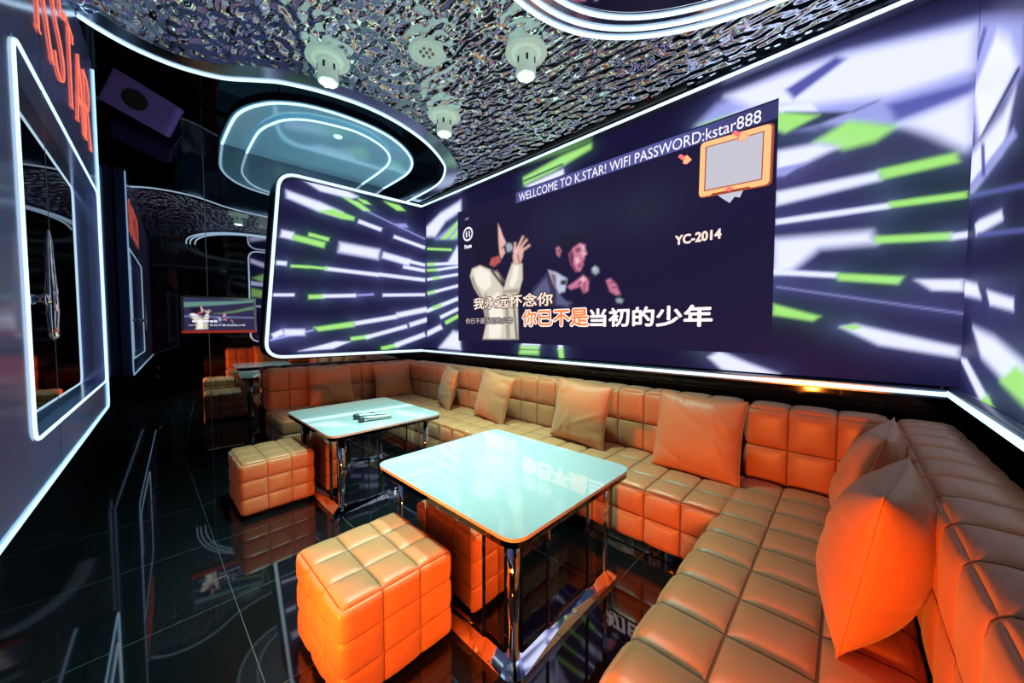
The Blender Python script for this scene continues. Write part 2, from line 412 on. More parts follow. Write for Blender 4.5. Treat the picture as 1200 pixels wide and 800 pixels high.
SB = [
('W',[(-4.841,2.951),(-4.463,3.086),(-3.974,3.156),(-3.975,3.016),(-4.336,2.947),(-4.600,2.770),(-4.843,2.812)]),
('L',[(-4.601,2.732),(-4.034,2.886),(-4.037,2.637)]),
('G',[(-4.468,2.709),(-4.005,2.909),(-4.006,2.845),(-4.308,2.683)]),
('G',[(-4.246,2.672),(-4.006,2.792),(-4.007,2.721),(-4.125,2.652)]),
('G',[(-4.827,2.601),(-4.188,2.492),(-4.186,2.525),(-4.824,2.636)]),
('W',[(-4.828,2.352),(-4.039,2.282),(-4.042,2.318),(-4.831,2.393)]),
('G',[(-4.830,2.360),(-4.607,2.334),(-4.606,2.373),(-4.829,2.400)]),
('G',[(-4.830,2.265),(-4.539,2.242),(-4.542,2.280),(-4.833,2.305)]),
('W',[(-4.537,2.243),(-4.037,2.233),(-4.045,2.266),(-4.545,2.279)]),
('W',[(-4.828,2.121),(-4.037,2.123),(-4.046,2.160),(-4.839,2.161)]),
('G',[(-4.674,2.121),(-4.472,2.122),(-4.481,2.157),(-4.684,2.157)]),
('W',[(-4.814,1.898),(-4.036,1.962),(-4.051,2.002),(-4.833,1.942)]),
('G',[(-4.800,1.901),(-4.604,1.916),(-4.622,1.959),(-4.818,1.945)]),
('W',[(-4.846,1.617),(-4.030,1.777),(-4.060,1.825),(-4.883,1.670)]),
('G',[(-4.671,1.663),(-4.435,1.709),(-4.464,1.753),(-4.701,1.708)]),
('W',[(-4.467,1.516),(-4.030,1.634),(-4.063,1.677),(-4.503,1.562)]),
('G',[(-4.335,1.430),(-4.028,1.531),(-4.068,1.576),(-4.378,1.477)]),
('W',[(-4.843,1.245),(-4.428,1.369),(-4.480,1.431),(-4.900,1.310)]),
('W',[(-4.067,2.534),(-4.009,2.543),(-4.011,2.293),(-4.294,2.327)]),
('W',[(-4.525,1.076),(-4.170,1.333),(-4.021,1.316),(-3.994,1.061)]),
('G',[(-2.846,1.177),(-2.556,1.187),(-2.570,1.079),(-2.871,1.070)]),
('W',[(-2.810,1.253),(-2.534,1.259),(-2.552,1.187),(-2.830,1.177)]),
('N',[(-2.871,1.121),(-2.556,1.128),(-2.556,1.139),(-2.871,1.132)]),
('W',[(-2.295,1.251),(-2.295,1.152),(-2.232,1.155),(-2.233,1.253)]),
('G',[(-2.297,1.159),(-2.279,1.047),(-2.214,1.058),(-2.231,1.168)]),
('G',[(-2.810,3.142),(-2.242,3.211),(-1.903,3.216),(-1.903,3.167),(-2.353,3.084),(-2.797,3.050)]),
('W',[(-2.770,3.033),(-2.241,3.069),(-2.230,3.012),(-2.591,2.947)]),
('N',[(-2.792,3.088),(-2.237,3.112),(-2.246,3.131),(-2.802,3.109)]),
('G',[(-0.941,1.243),(-0.773,1.242),(-0.857,1.208)]),
('W',[(-0.810,1.155),(-0.733,1.209),(-0.543,1.128),(-0.352,1.058),(-0.541,1.029),(-0.708,1.062)]),
('L',[(-0.792,3.126),(-0.370,3.165),(-0.067,3.147),(0.454,3.049),(0.476,2.403),(0.442,2.346),(0.275,2.522),(0.137,2.598),(-0.361,2.785),(-0.944,3.021)]),
('W',[(-0.735,3.165),(-0.370,3.159),(-0.066,3.131),(0.455,3.015),(0.455,2.793),(0.330,2.784),(0.131,2.788),(-0.226,2.888),(-0.566,3.015)]),
('W',[(-0.675,3.023),(-0.227,2.902),(-0.181,2.822),(-0.412,2.916)]),
('B',[(-0.367,3.048),(-0.107,3.141),(-0.056,3.099),(-0.318,2.964)]),
('B',[(0.133,2.737),(0.458,2.724),(0.457,2.657),(0.171,2.622)]),
('N',[(-0.363,2.896),(-0.016,2.755),(0.095,2.778),(-0.179,2.739),(-0.360,2.755)]),
('N',[(-0.178,2.716),(0.338,2.522),(0.441,2.381),(0.443,2.318),(0.143,2.394),(-0.399,2.385),(-0.401,2.475),(-0.090,2.548)]),
('G',[(-0.925,3.021),(-0.675,3.010),(-0.412,2.916),(-0.181,2.800),(-0.360,2.750),(-0.434,2.812),(-0.673,2.950)]),
('G',[(-0.202,2.636),(-0.035,2.710),(0.181,2.594),(0.085,2.535),(-0.049,2.534)]),
('W',[(0.189,2.603),(0.453,2.655),(0.466,2.406),(0.434,2.372),(0.316,2.488)]),
('W',[(-0.410,2.641),(-0.176,2.618),(-0.080,2.558),(-0.261,2.506),(-0.406,2.506)]),
('L',[(-0.407,2.521),(-0.238,2.513),(-0.352,2.455),(-0.405,2.461)]),
('W',[(-0.403,2.356),(0.108,2.348),(0.119,2.294),(-0.400,2.260)]),
('G',[(0.104,2.360),(0.407,2.364),(0.418,2.308),(0.124,2.297)]),
('W',[(-0.395,2.125),(0.162,2.114),(0.158,2.147),(-0.400,2.165)]),
('G',[(0.162,2.116),(0.453,2.106),(0.449,2.141),(0.157,2.155)]),
('W',[(-0.409,2.027),(0.082,1.992),(0.107,1.914),(-0.157,1.922),(-0.299,1.788),(-0.403,1.783)]),
('G',[(0.104,1.913),(0.406,1.886),(0.403,1.927),(0.101,1.958)]),
('W',[(0.407,1.884),(0.487,1.889),(0.483,1.924),(0.402,1.920)]),
('W',[(-0.404,1.774),(-0.063,1.718),(-0.063,1.751),(-0.403,1.811)]),
('G',[(-0.067,1.749),(0.231,1.698),(0.210,1.654),(-0.056,1.701)]),
('W',[(0.277,1.676),(0.453,1.660),(0.462,1.596),(0.344,1.609)]),
('L',[(-0.381,1.681),(0.463,1.469),(0.464,1.474),(-0.381,1.687)]),
('G',[(-0.398,1.563),(-0.140,1.469),(-0.176,1.438),(-0.396,1.484)]),
('W',[(-0.037,1.398),(0.031,1.414),(0.452,1.284),(0.454,1.227),(0.140,1.287)]),
('G',[(-0.037,1.398),(0.023,1.414),(0.062,1.392),(0.024,1.376)]),
]
SC = [
('L',[(3.192,2.865),(3.111,3.028),(2.691,2.772),(2.402,2.597),(2.367,2.387),(3.065,2.379),(3.224,2.681)]),
('W',[(3.181,2.693),(2.776,2.760),(2.583,2.621),(2.443,2.443),(2.989,2.351)]),
('N',[(2.967,2.331),(2.402,2.408),(2.442,2.435),(3.034,2.364)]),
('B',[(3.116,2.814),(2.952,2.885),(3.035,2.940),(3.211,2.870)]),
('W',[(3.218,2.346),(2.998,2.336),(2.608,2.323),(2.462,2.354),(2.532,2.229),(2.578,2.160),(2.875,2.136),(3.168,2.120)]),
('L',[(3.181,2.180),(2.453,2.200),(2.402,2.149),(3.168,2.120)]),
('B',[(2.962,2.325),(2.909,2.146),(2.841,2.126),(2.892,2.300)]),
('W',[(3.000,1.928),(2.914,1.932),(2.550,1.895),(2.517,1.849),(2.958,1.866)]),
('W',[(3.252,1.667),(2.888,1.611),(2.794,1.534),(3.233,1.583)]),
('W',[(2.714,1.569),(2.329,1.507),(2.321,1.461),(2.645,1.498)]),
('W',[(2.926,1.398),(2.553,1.354),(2.179,1.271),(2.078,1.148),(2.372,1.181),(2.738,1.257)]),
('G',[(2.448,1.176),(2.265,1.254),(2.092,1.233),(2.032,1.098)]),
('W',[(3.194,1.229),(3.014,1.227),(2.562,1.073),(2.694,1.045)]),
('G',[(2.700,1.072),(2.593,1.095),(2.455,1.028),(2.655,0.992)]),
('B',[(3.375,2.148),(2.156,1.890),(2.166,1.908),(3.404,2.180)]),
('B',[(2.935,1.853),(2.132,1.728),(2.138,1.744),(2.948,1.877)]),
]
VID = [
('O',[(-3.636,2.705),(-3.420,2.764),(-3.235,2.699),(-3.179,2.580),(-3.190,2.389),(-3.247,2.201),(-3.351,2.126),(-3.576,2.159),(-3.703,2.278),(-3.714,2.510)]),
('C',[(-3.736,2.185),(-3.576,2.213),(-3.351,2.126),(-3.219,2.073),(-3.136,1.878),(-2.897,1.823),(-2.881,1.251),(-3.518,1.236),(-3.450,1.451),(-3.534,1.742),(-3.705,1.941),(-3.777,2.087)]),
('E',[(-3.704,2.165),(-3.557,2.190),(-3.375,2.097),(-3.352,1.934),(-3.484,1.863),(-3.647,1.979)]),
('E',[(-3.424,1.737),(-3.220,1.845),(-3.136,1.527),(-3.193,1.252),(-3.396,1.247)]),
('T',[(-3.534,1.742),(-3.448,1.860),(-3.412,1.696),(-3.378,1.451),(-3.450,1.451)]),
('T',[(-3.158,1.919),(-3.114,1.876),(-3.038,1.602),(-3.017,1.256),(-3.082,1.254),(-3.103,1.604)]),
('T',[(-3.763,2.086),(-3.711,2.081),(-3.634,1.936),(-3.509,1.782),(-3.534,1.742),(-3.705,1.941)]),
('C',[(-2.985,2.169),(-2.817,2.142),(-2.812,1.965),(-2.877,1.803),(-3.147,1.820),(-3.070,2.008)]),
('E',[(-2.954,2.143),(-2.872,2.126),(-2.892,1.972),(-2.975,1.866),(-3.038,1.909),(-2.985,2.018)]),
('T',[(-3.136,1.851),(-2.877,1.859),(-2.887,1.800),(-3.147,1.813)]),
('D',[(-3.370,2.119),(-3.153,1.901),(-3.118,1.917),(-3.333,2.134)]),
('Y',[(-3.271,2.112),(-3.125,1.949),(-3.103,1.958),(-3.247,2.120)]),
('D',[(-2.972,1.713),(-2.920,1.257),(-2.894,1.259),(-2.946,1.714)]),
('R',[(-3.351,2.278),(-3.202,2.289),(-3.180,2.213),(-3.305,2.161),(-3.387,2.202)]),
('S',[(-3.229,2.690),(-3.184,2.620),(-3.146,2.528),(-3.086,2.430),(-3.130,2.391),(-3.103,2.310),(-3.168,2.246),(-3.202,2.321),(-3.218,2.471)]),
('F',[(-3.201,2.623),(-3.162,2.547),(-3.113,2.450),(-3.152,2.445),(-3.190,2.521)]),
('X',[(-3.156,2.376),(-3.112,2.373),(-3.115,2.389),(-3.159,2.392)]),
('S',[(-2.959,2.346),(-2.872,2.352),(-2.793,2.325),(-2.812,2.222),(-2.852,2.138),(-2.959,2.159),(-2.975,2.273)]),
('X',[(-2.905,2.277),(-2.869,2.154),(-2.855,2.155),(-2.890,2.278)]),
('F',[(-2.944,2.333),(-2.882,2.335),(-2.892,2.269),(-2.944,2.239)]),
('S',[(-2.922,2.333),(-2.917,2.406),(-2.950,2.413),(-2.955,2.339)]),
('S',[(-2.883,2.329),(-2.788,2.453),(-2.817,2.469),(-2.912,2.345)]),
('S',[(-2.845,2.321),(-2.732,2.405),(-2.756,2.424),(-2.870,2.340)]),
('S',[(-2.808,2.285),(-2.691,2.332),(-2.710,2.354),(-2.827,2.307)]),
('M',[(-3.092,2.408),(-3.043,2.423),(-2.990,2.400),(-2.970,2.348),(-3.006,2.304),(-3.070,2.321)]),
('D',[(-3.038,2.311),(-2.974,2.265),(-2.954,2.279),(-3.017,2.326)]),
('O',[(-2.321,2.257),(-2.288,2.335),(-2.179,2.373),(-2.025,2.333),(-1.946,2.263),(-1.968,2.216),(-2.043,2.246),(-2.119,2.194),(-2.177,2.087),(-2.246,2.146)]),
('P',[(-2.158,2.160),(-2.104,2.224),(-2.024,2.256),(-1.964,2.231),(-1.957,2.183),(-1.938,2.136),(-1.967,2.118),(-1.967,2.086),(-1.989,2.070),(-1.981,2.034),(-2.017,1.971),(-2.074,1.974),(-2.133,2.059)]),
('X',[(-2.158,2.160),(-2.119,2.200),(-2.095,2.126),(-2.102,2.055),(-2.063,1.980),(-2.086,1.976),(-2.141,2.060)]),
('F',[(-2.024,2.237),(-1.975,2.217),(-1.968,2.178),(-2.012,2.194)]),
('F',[(-2.012,2.159),(-1.982,2.167),(-1.952,2.135),(-1.982,2.117)]),
('F',[(-2.087,2.112),(-2.041,2.112),(-2.026,2.065),(-2.071,2.051)]),
('X',[(-2.062,2.171),(-2.017,2.174),(-2.022,2.190),(-2.067,2.187)]),
('O',[(-2.071,2.193),(-2.010,2.197),(-2.014,2.210),(-2.075,2.206)]),
('R',[(-2.037,2.047),(-1.981,2.056),(-1.992,2.039),(-2.033,2.031)]),
('X',[(-2.039,2.017),(-2.002,2.019),(-2.004,2.029),(-2.042,2.027)]),
('P',[(-2.329,2.251),(-2.288,2.262),(-2.259,2.214),(-2.279,2.150),(-2.316,2.182)]),
('X',[(-2.308,2.228),(-2.279,2.230),(-2.283,2.184)]),
('Z',[(-2.652,1.842),(-2.448,2.007),(-2.318,1.817),(-2.194,1.675),(-2.099,1.664),(-2.133,1.593),(-2.446,1.639),(-2.796,1.617)]),
('U',[(-2.628,1.805),(-2.456,1.949),(-2.403,1.789),(-2.491,1.690),(-2.699,1.664)]),
('U',[(-2.318,1.783),(-2.202,1.676),(-2.146,1.653),(-2.169,1.614),(-2.317,1.647)]),
('I',[(-2.431,2.026),(-2.319,1.987),(-2.179,1.906),(-2.207,1.776),(-2.284,1.761),(-2.369,1.890)]),
('Y',[(-2.396,1.995),(-2.327,1.961),(-2.318,1.811),(-2.369,1.883)]),
('D',[(-2.260,1.897),(-2.183,1.900),(-2.195,1.842),(-2.268,1.854)]),
('P',[(-2.171,1.823),(-2.047,1.888),(-1.980,1.926),(-1.913,1.869),(-1.923,1.763),(-1.974,1.744),(-2.016,1.811),(-2.135,1.791)]),
('X',[(-2.033,1.825),(-1.988,1.872),(-2.000,1.881),(-2.045,1.833)]),
('X',[(-1.965,1.759),(-1.959,1.848),(-1.970,1.849),(-1.976,1.761)]),
('F',[(-2.020,1.885),(-1.980,1.910),(-1.943,1.878),(-1.983,1.856)]),
('M',[(-1.882,1.982),(-1.847,2.003),(-1.808,1.977),(-1.801,1.936),(-1.843,1.916),(-1.878,1.941)]),
('I',[(-1.868,1.983),(-1.843,1.993),(-1.829,1.967),(-1.857,1.957)]),
('D',[(-1.881,1.935),(-1.931,1.877),(-1.910,1.863),(-1.861,1.920)]),
('P',[(-1.722,1.849),(-1.679,1.863),(-1.616,1.801),(-1.573,1.706),(-1.615,1.700),(-1.680,1.740)]),
('X',[(-1.683,1.815),(-1.631,1.829),(-1.634,1.836),(-1.686,1.822)]),
('X',[(-1.664,1.771),(-1.599,1.778),(-1.601,1.786),(-1.665,1.779)]),
('M',[(-1.617,1.661),(-1.579,1.671),(-1.544,1.649),(-1.559,1.623),(-1.604,1.631)]),
]
LAMP_COL, LAMP_W, LAMP_SIZE = (.40, 1.0, .86), 300, 80
WARM_COL = (1.0, .22, .02)  # warm fill from two added lamps out of view
WARM = [(-.35, .56, (math.radians(90), 0, math.radians(8)), 220, 125, 'added warm fill lamp, a small dark wall spot below the steel panel, right by the camera'),
        (-1.20, .47, (math.radians(90), 0, math.radians(35)), 160, 96, 'added warm fill lamp, a small dark wall spot below the steel panel, left of the camera')]
EXPOSURE = 0.0
# ================================================================== ROOM SHELL
def west(y, off=0.0): return -5.20 + .05 * y + off           # the mirror wall
def south(x): return -.346 - .042 * x                         # the face of the steel panel beside the camera
CEIL, REC = 3.30, 3.78
def struct(o): return tag(o, kind='structure')

struct(box('floor', (-5.5, -.62, -.06), (.75, 3.35, 0), M['floor']))
struct(box('wall_north', (-5.3, 3.19, 0), (.75, 3.33, 3.75), M['black_gloss']))
struct(box('wall_east', (.60, -.62, 0), (.74, 3.19, 3.75), M['black_gloss']))
bm = bmesh.new()
def slab_from(pts, z0, z1):
    lo = [bm.verts.new((x, y, z0)) for x, y in pts]; hi = [bm.verts.new((x, y, z1)) for x, y in pts]
    bm.faces.new(lo[::-1]); bm.faces.new(hi)
    for i in range(len(pts)): bm.faces.new((lo[i], lo[(i + 1) % len(pts)], hi[(i + 1) % len(pts)], hi[i]))
slab_from([(west(-.7), -.7), (west(3.19), 3.19), (west(3.19) - .12, 3.19), (west(-.7) - .12, -.7)], 0, 3.75)
struct(from_bm('wall_west', bm, M['wall_mirror']))
bm = bmesh.new()
slab_from([(-5.24, south(-5.24) - .10), (.60, south(.6) - .10), (.60, south(.6) - .2), (-5.24, south(-5.24) - .2)], 0, 3.75)
struct(from_bm('wall_south', bm, M['black_gloss']))
# joint between the mirror sheets
tag(box('trim_1', (west(.54) - .002, .537, .0), (west(.54) + .004, .543, REC), M['seam']), kind='structure')

# ---- ceiling: a sheet of water-ripple steel, cut by a curve on the left and by the ring on the right
CURVE = smooth_poly([(-3.42, -.20), (-3.49, -.10), (-3.55, .05), (-3.56, .26), (-3.48, .49), (-3.33, .67), (-3.21, .82), (-3.10, 1.08), (-3.04, 1.40),
                     (-3.07, 1.74), (-3.19, 2.09), (-3.39, 2.41), (-3.57, 2.58), (-3.93, 2.74), (-4.50, 2.80), (-5.07, 2.80)], sub=5)
CURVE = [(p[0], p[1]) for p in CURVE]
def superell(a, b, cx=.50, cy=1.45, n=2.3, t0=90, t1=270, k=64):
    out = []
    for i in range(k + 1):
        t = R(t0 + (t1 - t0) * i / k); c, s = math.cos(t), math.sin(t)
        out.append((cx + a * math.copysign(abs(c) ** (2 / n), c), cy + b * math.copysign(abs(s) ** (2 / n), s)))
    return out
ring_o = superell(1.93, 1.22)
outline = [(-3.40, -.22), (.60, -.34)] + [(.60, .23)] + ring_o[::-1] + [(.60, 2.67)] + [(.60, 3.19), (-5.05, 3.19)] + CURVE[::-1][:-1]
struct(flat('ceiling', outline, CEIL, M['ripple']))
bm = bmesh.new(); slab_from([(-5.35, -.75), (.62, -.75), (.62, 3.3), (-5.35, 3.3)], REC, REC + .08)
struct(from_bm('ceiling_2', bm, M['black_rec']))

def offset(pts, d):
    out = []
    for i, p in enumerate(pts):
        a = Vector(pts[max(i - 1, 0)]); b = Vector(pts[min(i + 1, len(pts) - 1)]); t = (b - a).normalized()
        out.append((p[0] + t.y * d, p[1] - t.x * d))
    return out
def strip_bm(bm, A, B, zA, zB):
    a = [bm.verts.new((*p, zA)) for p in A]; b = [bm.verts.new((*p, zB)) for p in B]
    for i in range(len(A) - 1): bm.faces.new((a[i], a[i + 1], b[i + 1], b[i]))
OUT = offset(CURVE, .16)
OUT = [(x, max(y, south(x) + .02)) if i < 12 else (x, y) for i, (x, y) in enumerate(OUT)]
t = empty('ceiling_edge_light', (-3.4, 1.3, CEIL - .03))
tag(t, 'long S-curved steel ceiling edge with a white light line, around the dark ceiling recess', 'ceiling light')
sh = lambda P: [(x + 3.4, y - 1.3) for x, y in P]
bm = bmesh.new()
strip_bm(bm, sh(CURVE), sh(OUT), 0, 0); strip_bm(bm, sh(OUT), sh(OUT), 0, .05); strip_bm(bm, sh(CURVE), sh(CURVE), 0, REC - CEIL + .03)
from_bm('steel_band', bm, M['band'], t, angle=R(30))
tube('light_line', [(*p, -.004) for p in sh(offset(CURVE, .01))], .012, M['led'], t)

# ---- stepped half-oval plate light against the mirror
plate_o = smooth_poly([(-5.18, .69), (-4.50, .69), (-4.19, .74), (-3.95, .85), (-3.81, .97), (-3.69, 1.15), (-3.615, 1.42), (-3.605, 1.75), (-3.68, 2.03), (-3.84, 2.28), (-4.05, 2.46), (-4.37, 2.57), (-4.83, 2.59), (-5.08, 2.59)], sub=4)
plate_i = smooth_poly([(-5.17, .92), (-4.55, .91), (-4.27, .96), (-4.05, 1.05), (-3.90, 1.20), (-3.81, 1.41), (-3.765, 1.64), (-3.83, 1.90), (-3.97, 2.09), (-4.16, 2.20), (-4.47, 2.25), (-5.10, 2.27)], sub=4)
plate_o = [(p[0], p[1]) for p in plate_o]; plate_i = [(p[0], p[1]) for p in plate_i]
t = empty('plate_light', (-4.4, 1.6, 3.43)); tag(t, 'stepped half-oval ceiling plate with an added blue glow and two white light lines, against the mirror wall', 'ceiling light')
lc = lambda P: [(x + 4.4, y - 1.6) for x, y in P]
bm = bmesh.new()
def prism_bm(bm, pts, z0, z1, bottom=True):
    lo = [bm.verts.new((x, y, z0)) for x, y in pts]; hi = [bm.verts.new((x, y, z1)) for x, y in pts]
    bm.faces.new(lo[::-1]); bm.faces.new(hi)
    for i in range(len(pts)): bm.faces.new((lo[i], lo[(i + 1) % len(pts)], hi[(i + 1) % len(pts)], hi[i]))
prism_bm(bm, lc(plate_o), .025, .09); from_bm('outer_plate', bm, M['plate'], t)
bm = bmesh.new(); prism_bm(bm, lc(plate_i), 0, .0245); from_bm('inner_plate', bm, M['plate'], t)
bm = bmesh.new(); A = lc(plate_o); strip_bm(bm, offset(A, .012), offset(A, .012), .03, .10); from_bm('plate_rim', bm, M['plate_edge'], t)
tube('outer_light_line', [(*p, .022) for p in offset(lc(plate_o), -.02)], .012, M['led'], t)
tube('inner_light_line', [(*p, -.004) for p in offset(lc(plate_i), -.012)], .011, M['led'], t)
for (x, y) in ((-3.98, 1.0), (-3.98, 2.3)): tube('hanger_rod', [(x + 4.4, y - 1.6, .09), (x + 4.4, y - 1.6, REC - 3.43)], .018, M['chrome'], t)
bm = bmesh.new(); bm_lathe(bm, [(0, -.012), (.035, -.010), (.045, 0)], 24, -4.02 + 4.4, 1.53 - 1.6)
from_bm('small_downlight', bm, mat('downlight_lens', (.7, .85, .85), .3, emit=(.6, .95, .95), strength=1.2), t, smooth=True)

# ---- ring light on the right with a mirror inside
t = empty('ring_light', (.2, 1.45, CEIL)); tag(t, 'big oval ceiling ring of three white light tubes around a mirror disc, above the screen', 'ceiling light')
rr = lambda a, b: [(x - .2, y - 1.45) for x, y in superell(a, b, n=2.3)]
bm = bmesh.new()
strip_bm(bm, rr(1.95, 1.24), rr(1.765, 1.055), -.03, -.03); strip_bm(bm, rr(1.95, 1.24), rr(1.95, 1.24), -.03, .02); strip_bm(bm, rr(1.765, 1.055), rr(1.765, 1.055), -.03, .03)
from_bm('ring_band', bm, M['band'], t, angle=R(30))
for k, (a, b) in enumerate(((1.93, 1.22), (1.865, 1.155), (1.785, 1.075))):
    tube('light_tube', [(*p, -.036) for p in rr(a, b)], .011, M['led'], t)
bm = bmesh.new(); bm.faces.new([bm.verts.new((x, y, -.026)) for x, y in rr(1.77, 1.06)])
from_bm('mirror_disc', bm, mat('ceiling_mirror', (.62, .60, .66), .015, 1.0), t)

# ---- long black air slot between the ripple ceiling and the picture wall
t = empty('air_slot', (-2.95, 3.11, CEIL - .003)); tag(t, 'long black slotted air outlet along the ceiling above the picture wall', 'air vent')
bm = bmesh.new(); bm_box(bm, (-2.05, -.11, -.035), (1.98, .075, 0), .004, 1); from_bm('slot_housing', bm, M['dark_metal'], t)
for yy in (-.06, -.02, .02):
    bm = bmesh.new(); bm_box(bm, (-2.0, yy - .008, -.040), (1.93, yy + .008, -.034)); from_bm('slot_blade', bm, M['speaker_dark'], t)

# ================================================================== SCREENS
YB, XC = 3.15, .46
def plB(u, v, w=0): return (u, YB - w, v)
# --- north picture wall
def imgB(s, t): return paint(-4.86 + s * 5.33, 1.06 + t * 2.17, SB, PAL['K'])
scr = picture('led_screen', 480, 196, lambda s, t: (-4.86 + s * 5.33, YB + 0 * s, 1.06 + t * 2.17), imgB, M['screen'])
tag(scr, 'wide wall screen behind the sofa showing a singing duo with captions', 'screen')
bx0, bx1, bz0, bz1 = -4.04, -.40, 1.20, 3.005
def imgV(s, t):
    X = bx0 + s * (bx1 - bx0); Z = bz0 + t * (bz1 - bz0)
    im = paint(X, Z, VID, (.013, .010, .042), soft=.02)
    # soft stage haze of the filmed picture
    im += (np.exp(-(((X + 2.2) / .5) ** 2 + ((Z - 2.5) / .3) ** 2)) * .012 + np.exp(-(((X + 1.35) / .35) ** 2 + ((Z - 2.45) / .25) ** 2)) * .014)[..., None] * np.array((.5, .75, .8))
    b = np.clip((X + 2.94) / .05, 0, 1) * ((Z > 2.866) & (Z < 2.992)) * (1 - .6 * np.clip((X + 1.1) / .6, 0, 1))
    im = im * (1 - b[..., None]) + np.array((.095, .105, .34)) * b[..., None]
    # a man's dark hair and brow shadow, a woman's dark hair
    return im
pic = picture('video_picture', 520, 260, lambda s, t: (bx0 + s * (bx1 - bx0), YB - .004 + 0 * s, bz0 + t * (bz1 - bz0)), imgV, M['screen'], scr)
W2 = .008
def cap(body, x0, x1, z0, z1, m, outline=None, thick=.0, place=plB, parent=scr, w=W2):
    if outline: text('caption_outline_lettering', body, x0, x1, z0, z1, place, outline, parent, w - .002, thick=thick + .011)
    return text('caption_lettering', body, x0, x1, z0, z1, place, m, parent, w, thick=thick)
cap('WELLCOME TO K.STAR! WIFI PASSWORD:kstar888', -2.87, -.50, 2.876, 2.968, M['txt_white'])
cap('YC-2014', -1.08, -.74, 2.088, 2.162, M['txt_cream'], thick=.004)
cap('我永远怀念你', -3.70, -2.37, 1.635, 1.785, M['txt_cream'], M['txt_dark'], thick=.004)
cap('你已不是', -2.81, -1.92, 1.41, 1.588, M['txt_orange'], M['txt_white'], thick=.005)
cap('当初的少年', -1.895, -.79, 1.405, 1.575, M['txt_white'], thick=.006)
cap('你已不是当初的少年', -3.87, -2.97, 1.44, 1.515, M['txt_grey'], M['txt_dark'], thick=.001)
cap('Pause', -3.885, -3.74, 2.475, 2.525, M['txt_white'], thick=.003)
cap('and', -3.875, -3.80, 2.86, 2.90, M['txt_grey'])
# pause symbol: ring with two bars
bm = bmesh.new()
n = 40; a = [bm.verts.new(plB(-3.815 + .105 * math.cos(2 * math.pi * k / n), 2.665 + .095 * math.sin(2 * math.pi * k / n), W2)) for k in range(n)]
b = [bm.verts.new(plB(-3.815 + .080 * math.cos(2 * math.pi * k / n), 2.665 + .071 * math.sin(2 * math.pi * k / n), W2)) for k in range(n)]
for k in range(n): bm.faces.new((a[k], a[(k + 1) % n], b[(k + 1) % n], b[k]))
for dx in (-.03, .03): bm.faces.new([bm.verts.new(plB(-3.815 + dx + i * .012, 2.665 + j * .042, W2)) for i, j in ((-1, -1), (1, -1), (1, 1), (-1, 1))])
from_bm('pause_symbol', bm, M['txt_white'], scr)
# the orange badge frame (its code is left out), with the notch shapes round it
bd = rounded([(-.905, 2.44), (-.44, 2.42), (-.435, 2.845), (-.90, 2.865)], .035, 4)
def flatB(name, pts, w, m): bm = bmesh.new(); bm.faces.new([bm.verts.new(plB(x, z, w)) for x, z in pts]); return from_bm(name, bm, m, scr)
flatB('badge_shadow', [(x + (x + .67) * .035 + .008, z + (z - 2.64) * .03 - .004) for x, z in bd], .006, M['badge_dark'])
flatB('badge_frame', bd, .008, M['badge_orange'])
flatB('badge_line', [(-.867, 2.478), (-.483, 2.462), (-.478, 2.806), (-.862, 2.824)], .0095, M['badge_dark'])
flatB('badge_panel', [(-.858, 2.486), (-.490, 2.470), (-.485, 2.798), (-.853, 2.816)], .011, M['badge_grey'])
flatB('badge_jewel', [(-.72, 2.452), (-.69, 2.43), (-.66, 2.452), (-.69, 2.474)], .0125, M['arrow_pink'])
flatB('badge_bar', [(-.82, 2.43), (-.55, 2.415), (-.56, 2.435), (-.81, 2.447)], .012, M['badge_dark'])
flatB('badge_tail', [(-.77, 2.425), (-.60, 2.418), (-.62, 2.37), (-.655, 2.385), (-.685, 2.345), (-.72, 2.375)], .007, mat('badge_tail', (.5, .6, .7), .5, emit=(.40, .52, .62), strength=.9))
for (ax, az) in ((-1.02, 2.775), (-.63, 2.822)):
    flatB('arrow_mark', [(ax - .05, az + .035), (ax - .035, az + .055), (ax + .01, az + .022), (ax + .018, az + .035), (ax + .06, az - .02), (ax + .02, az - .045), (ax - .012, az - .03), (ax - .008, az - .008)], .0135, M['arrow_pink'])
    flatB('arrow_mark', [(ax + .005, az + .012), (ax + .018, az + .030), (ax + .055, az - .02), (ax + .02, az - .04), (ax - .008, az - .026)], .0145, M['badge_orange'])

# --- screens on the west and east side (rounded at their free end)
def wA(y): return -4.83 + .1 * (y - 3.1)
def edge_round(z, z0, z1, r=.2):
    e = np.minimum(z - z0, z1 - z); e = np.clip(e, 0, r)
    return r - np.sqrt(np.maximum(r * r - (r - e) ** 2, 0))
def plA_arr(s, t):
    z = 1.055 + t * 2.175; left = 1.045 + (z - 1.055) / 2.175 * .19 + edge_round(z, 1.055, 3.23)
    y = left + s * (3.135 - left)
    return wA(y) , y, z
def imgA(s, t): x, y, z = plA_arr(s, t); return paint(y, z, SA, PAL['K'])
sa = picture('led_screen', 220, 190, plA_arr, imgA, M['screen']); sa['label'] = ''
tag(sa, 'smaller round-cornered wall screen of light streaks at the far end, beside the mirror', 'screen')
bm = bmesh.new()
b0 = rounded([(wA(3.14), 3.14, 1.03), (wA(1.02), 1.02, 1.03), (wA(1.21), 1.21, 3.25), (wA(3.14), 3.14, 3.25)], [0, .2, .2, 0])
f = bm.faces.new([bm.verts.new((x - .004, y, z)) for x, y, z in b0]); g = bmesh.ops.extrude_face_region(bm, geom=[f])
for v in g['geom']:
    if isinstance(v, bmesh.types.BMVert): v.co.x -= .13
from_bm('screen_housing', bm, M['dark_metal'], sa)
YCE = 1.36
